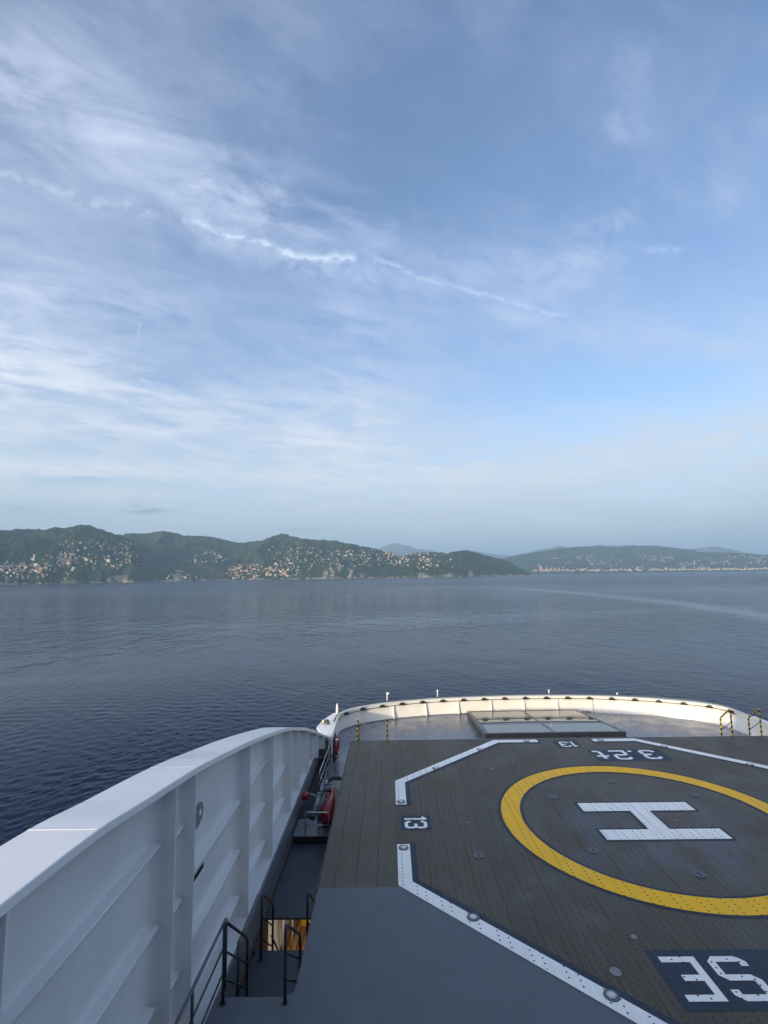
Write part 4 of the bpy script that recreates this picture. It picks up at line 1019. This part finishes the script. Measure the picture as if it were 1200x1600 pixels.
# side wall of the opening
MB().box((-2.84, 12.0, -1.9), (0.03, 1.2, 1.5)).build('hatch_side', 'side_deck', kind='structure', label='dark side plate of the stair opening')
# faint stencilled marks on the walkway
for y in (15.13, 14.02, 13.09):
    mk = MB()
    for k, dxm in enumerate((-.22, -.17, -.08, -.03, .02, .07, .12)): mk.box((-2.26 + dxm, y, WK + .004), (.032, .05, .002))
    mk.build('stencil_mark', 'stencil_grey', bpy.data.objects['walkway'])

def bent(points, rad=0.10, n=4):
    """round the corners of a polyline"""
    P = [Vector(p) for p in points]; r = [P[0]]
    for a, b, c_ in zip(P, P[1:], P[2:]):
        u = (a - b).normalized() * min(rad, (a - b).length * .45); v = (c_ - b).normalized() * min(rad, (c_ - b).length * .45)
        for k in range(n + 1):
            t = k / n; r.append((b + u) * (1 - t) ** 2 + b * 2 * t * (1 - t) + (b + v) * t * t)
    r.append(P[-1]); return r
def stair_hoop(x, y0, z0, y1, z1, bot, lab, h=1.03, loops=(0.64, 0.30)):
    """handrail hoop: near post, sloping top, far post"""
    r = empty('handrail_hoop', (x, y0, z0), lab, 'handrail', 'handrail hoops beside the steps')
    MB().tube(bent([(0, 0, 0), (0, 0, h), (0, y1 - y0, z1 - z0), (0, y1 - y0 + .0, bot - z0)], 0.13), 0.024, 8).build('hoop', 'dark_steel', r)
    for q in loops:
        MB().tube([(0, 0, h * q), (0, y1 - y0, (z1 - z0) - h * (1 - q))], 0.017, 6).build('crossbar', 'dark_steel', r)
    MB().disc((0, 0, 0), 0.05, 0.012, 12).build('foot_plate', 'dark_steel', r)
    return r
stair_hoop(-2.60, 8.58, 0.0, 9.95, 0.03, -1.1, 'dark handrail hoop at the top of the steps on the wall side', h=1.15)
stair_hoop(-1.66, 8.58, 0.0, 9.92, 0.10, -1.15, 'dark handrail hoop at the top of the steps on the landing deck side', h=1.10)
stair_hoop(-2.66, 11.24, WK + .01, 12.3, -0.80, -1.9, 'dark handrail hoop at the ladder opening on the wall side', h=1.22)
stair_hoop(-1.66, 10.75, WK + .01, 11.75, -0.46, -1.9, 'dark handrail hoop at the ladder opening half hidden by the landing deck', h=1.53)
r = empty('ladder_rail', (-2.2, 11.5, -1.2), 'pair of thin sloping rails going down the ladder opening', 'handrail')
for x in (-.40, .42):
    MB().tube([(x, .4, .02), (x, 2.2, -1.9)], 0.018, 6).build('rail', 'dark_steel', r)
    MB().tube([(x, .4, -.45), (x, 2.2, -2.35)], 0.015, 6).build('rail', 'dark_steel', r)
# guard rail along the wall, aft part
r = empty('guard_rail', (-2.66, 8.9, 0), 'three bar dark guard rail along the side wall at the lower left', 'guard rail')
for zz, rr in ((1.02, .024), (0.66, .015), (0.30, .015)):
    MB().tube(bent([(0, -.03, zz - .10), (0, -.03, zz), (0, -9.5, zz)], .06) if zz > 1 else [(0, 0, zz), (0, -9.5, zz)], rr, 8).build('rail', 'grey_tube' if zz > 1 else 'dark_steel', r)
for y in (-.03, -1.45, -2.9, -4.4, -6): MB().tube([(0, y, 0), (0, y, 1.0)], 0.023, 8).build('post', 'dark_steel', r)
r = empty('wall_handrail', (-2.72, 9.8, -0.2), 'thin double handrail along the wall above the steps landing', 'handrail')
for dz_ in (0.26, 0.12, -.30): MB().tube([(0, 0, dz_), (0, 1.35, dz_)], 0.016, 6).build('rail', 'grey_tube', r)
MB().tube([(0, 0, .26), (0, 0, -1.0)], 0.022, 8).build('post', 'dark_steel', r)

# rail hoop at the edge of the foredeck step
r = empty('guard_rail', (-2.5, 15.76, FD), 'low pale tube guard at the step in front of the red tank', 'guard rail')
MB().tube(bent([(0.72, 0, -.14), (-0.0, 0, -.14), (0.0, 0, .62), (.66, 0, .60), (.70, 0, 0.0)], .06), 0.02, 8).build('frame', 'steel_tube', r)
MB().tube([(0.0, 0, .26), (.70, 0, .26)], 0.018, 8).build('crossbar', 'steel_tube', r)
MB().box((-1.85, 15.68, -1.10), (2.0, 0.02, 0.19)).build('step_face', 'black_rubber', kind='structure', label='black face of the low step')

# red foam tank
tk_ = empty('foam_tank', (-1.92, 16.8, FD), 'long red horizontal tank with pale straps beside the landing deck', 'tank')
MB().tube([(0.04, -.98, .42), (0.04, -.93, .42), (0.035, -.86, .42), (0, .74, .42), (0, .84, .42), (0, .90, .42)], [.05, .15, .205, .205, .16, .06], 24).build('shell', 'red_paint', tk_)
for y in (-.18, .55): MB().tube([(0, y - .022, .42), (0, y + .022, .42)], .211, 24).build('strap', 'pipe_grey', tk_)
MB().disc((0.0, .3, .62), .03, .03, 10).build('filler_cap', 'lamp_rim', tk_)
for y in (-.6, .6):
    MB().box((0.02, y, .11), (.34, .10, .22)).build('cradle', 'dark_steel', tk_)
# fire monitor
fm = empty('fire_monitor', (-2.22, 16.7, FD), 'grey fire monitor with a red nozzle head beside the red tank', 'fire monitor')
MB().tube([(0, 0, 0), (0, 0, .55)], .075, 12).build('riser', 'pipe_grey', fm)
MB().tube([(-.06, -1.05, .50), (-.04, -.55, .58)], [.075, .085], 14).build('barrel', 'dark_steel', fm)
MB().tube([(-.04, -.56, .58), (-.02, -.10, .64), (0, .1, .66)], [.06, .07, .085], 14).build('barrel', 'pipe_grey', fm)
MB().tube([(-.02, -.12, .64), (-.015, -.07, .645)], .095, 14).build('flange', 'steel_tube', fm)
MB().tube([(0, .0, .62), (-.22, .12, .68), (-.44, .2, .66)], .02, 8).build('arm', 'steel_tube', fm)
hd = MB().tube([(-.60, .22, .60), (-.56, .22, .60), (-.42, .22, .60), (-.38, .22, .60)], [.07, .115, .115, .08], 16).build('nozzle_head', 'red_paint', fm)
MB().tube([(-.50, .22, .50), (-.50, .22, .30)], .025, 8).build('stem', 'pipe_grey', hd)
MB().tube([(0, .1, .66), (.12, .28, .74), (.3, .38, .68)], [.05, .045, .04], 10).build('hose', 'roller_black', fm)
MB().tube(bent([(.05, .15, .70), (.02, .55, .82), (.25, .75, .74)], .1), .028, 8).build('lever', 'pipe_grey', fm)
MB().box((.0, .02, .70), (.16, .14, .10)).build('gearbox', 'lamp_rim', fm)
hs = empty('fire_hose', (-1.80, 17.75, FD + .70), 'thick dark hose lying behind the red tank', 'hose')
MB().tube(bent([(-.32, -.1, .02), (-.12, .10, .10), (.12, .10, .06), (.34, -.02, .0), (.42, -.1, -.2)], .12), .06, 10).build('hose_body', 'roller_black', hs)
MB().tube([(-.36, -.13, .0), (-.29, -.08, .03)], .075, 12).build('coupling', 'steel_tube', hs)
# diagonal guard rail up to the life ring
r = empty('guard_rail', (-2.42, 18.2, FD), 'three bar pale guard rail leading forward to the port life ring', 'guard rail')
for zz in (0.84, 0.52, 0.22): MB().tube(bent([(0, 0, zz - .18), (0, 0, zz), (.04, 3.3, zz)], .08), .02, 8).build('rail', 'steel_tube', r)
for y in (0.02, 1.1, 2.2, 3.3): MB().tube([(0.0, y, 0), (0.01, y, .84)], .02, 8).build('post', 'dark_steel', r)
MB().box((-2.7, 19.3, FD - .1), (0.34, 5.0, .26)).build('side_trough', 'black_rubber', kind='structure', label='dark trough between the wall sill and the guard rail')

# life rings
def life_ring(x, lab, f_):
    r = empty('life_ring', (x, 21.75, FD), lab, 'life ring', 'life rings on stands at the deck corners')
    c_ = [(0, .36 * math.cos(a), .52 + .40 * math.sin(a)) for a in [2 * math.pi * k / 28 for k in range(28)]]
    MB().tube(c_, .062, 10, closed=True).build('ring', 'red_paint', r)
    for k in (3, 10, 17, 24):
        seg_ = [(0, .36 * math.cos(a), .52 + .40 * math.sin(a)) for a in [2 * math.pi * (k + e) / 28 for e in (-.45, 0, .45)]]
        MB().tube(seg_, .066, 10).build('white_band', 'cap_paint', r)
    MB().box((-f_ * .11, 0, .50), (.05, .80, .88)).build('backboard', 'black_rubber', r)
    MB().tube([(-f_ * .16, .0, 0), (-f_ * .16, 0, 1.05)], .025, 8).build('stand', 'steel_tube', r)
life_ring(-2.18, 'red life ring seen edge-on at the port corner behind the side wall', 1)
life_ring(15.62, 'red life ring at the starboard corner on the right edge of the photo', -1)

# hazard striped ladder rails at the front edge
def striped(path, r, parent, name='tube'):
    """alternating yellow and black sleeves along a bent tube"""
    P = [Vector(p) for p in path]; L = [0]
    for a, b in zip(P, P[1:]): L.append(L[-1] + (b - a).length)
    mb_ = MB(); step_ = 0.095; n = int(L[-1] / step_)
    def pt(s_):
        for i in range(len(P) - 1):
            if L[i + 1] >= s_: return P[i].lerp(P[i + 1], (s_ - L[i]) / max(1e-6, L[i + 1] - L[i]))
        return P[-1]
    for k in range(n):
        a, b = k * step_, (k + 1) * step_
        c_ = [pt(a), pt((a + b) / 2), pt(b)]
        mb_.tube(c_, r if k % 2 else r * 1.01, 8, mi=k % 2)
    mb_.build(name, ['hazard_yellow', 'hazard_black'], parent)
ladl = {(-1.30): 'yellow and black striped ladder rail nearest the side wall, seen end-on', (-0.14): 'yellow and black striped ladder rail just inboard of the first, seen end-on',
        13.33: 'yellow and black striped ladder rail at the front right, left one of its pair', 14.46: 'yellow and black striped ladder rail at the front right, right one of its pair'}
for x, lab in ladl.items():
    r = empty('ladder_rail', (x, 21.08, FD), lab, 'handrail', 'striped ladder rails at the front edge')
    top = 1.98 if x > 5 else 1.78
    striped(bent([(0, 0, .02), (0, 0, top), (0, .68, top - .52), (0, .70, .02)], .10, 5), .03, r)
    MB().tube([(0, 0, top - .5), (0, .69, top - 1.0)], .016, 6).build('crossbar', 'grey_tube', r)

# --- skylight
sk = empty('skylight', (0, 0, 0), 'large low glass skylight in a dark frame on the foredeck', 'skylight')
NL, NR, FL, FR = Vector((4.06, 23.15, -.45)), Vector((10.12, 23.20, -.45)), Vector((4.0, 28.0, -.76)), Vector((9.72, 28.12, -.76))
def sp_(u, v): return (NL.lerp(NR, u)).lerp(FL.lerp(FR, u), v)
dn = Vector((0, 0, -1))
def bar(u0, v0, u1, v1, z0, z1, name, m='frame_bronze'):
    c4 = [sp_(u0, v0), sp_(u1, v0), sp_(u1, v1), sp_(u0, v1)]
    MB().hexa([p + Vector((0, 0, z0)) for p in c4] + [p + Vector((0, 0, z1)) for p in c4]).build(name, m, sk)
us = [0.02, 0.5, 0.98]; vs_ = [0.03, 0.36, 0.67, 0.97]
for i in range(2):
    for j in range(3):
        bar(us[i] + .006, vs_[j] + .008, us[i + 1] - .006, vs_[j + 1] - .008, -0.03, -0.012, 'pane', 'skylight_glass')
bar(0, 0, 1, .03, -.25, .0, 'frame_front'); bar(0, .97, 1, 1, -.20, 0, 'frame_back')
bar(0, .03, .02, .97, -.22, 0, 'frame_side'); bar(.98, .03, 1, .97, -.22, 0, 'frame_side')
bar(.494, .03, .506, .97, -.06, 0.004, 'mullion')
for j in (1, 2): 
    bar(.02, vs_[j] - .008, .494, vs_[j] + .008, -.06, -.008, 'glazing_bar'); bar(.506, vs_[j] - .008, .98, vs_[j] + .008, -.06, -.008, 'glazing_bar')
c4 = [sp_(.015, .02), sp_(.985, .02), sp_(.985, .98), sp_(.015, .98)]
MB().hexa([Vector((p.x, p.y, FD)) for p in c4] + [p + Vector((0, 0, -.251)) for p in c4]).build('curb', 'dark_steel', sk)
MB().box((7.0, 22.2, -0.60), (6.9, 1.3, 0.06)).build('deck_grating', 'frame_bronze', label='dark strip of grating between the landing deck and the skylight', cat='grating')

# --- superstructure behind the viewer, which shades the decks
ss = empty('superstructure', (0, 0, 0), 'white ship superstructure behind the viewpoint', 'superstructure')
MB().box((6.78, -16, 4.5), (22.5, 28, 15)).build('deckhouse', 'hull_white', ss)
MB().box((6.78, -1.2, 4.7), (22.5, 2.4, 0.2)).build('balcony_floor', 'grey_deck', ss)

# ================================================================== HAZE
m, t, b = pbsdf('haze_air'); m.node_tree.nodes.remove(b)
pv = t.n('ShaderNodeVolumePrincipled'); pv.inputs['Color'].default_value = (0.44, 0.70, 1.0, 1); pv.inputs['Density'].default_value = 0.88e-4
pv.inputs['Anisotropy'].default_value = 0.0
t.link(pv.outputs[0], m.node_tree.nodes['Material Output'].inputs['Volume'])
MATS['haze_air'] = m
mb = MB(); mb.box((0, 18000, 640 - 320 + 0), (90000, 46000, 1320)); 
for i, v in enumerate(mb.v): mb.v[i] = (v[0], v[1], SEA - 1.0 if v[2] < 300 else 1250.0)
hz_ = mb.build('haze', 'haze_air', kind='stuff', label='thin bluish haze over the sea')
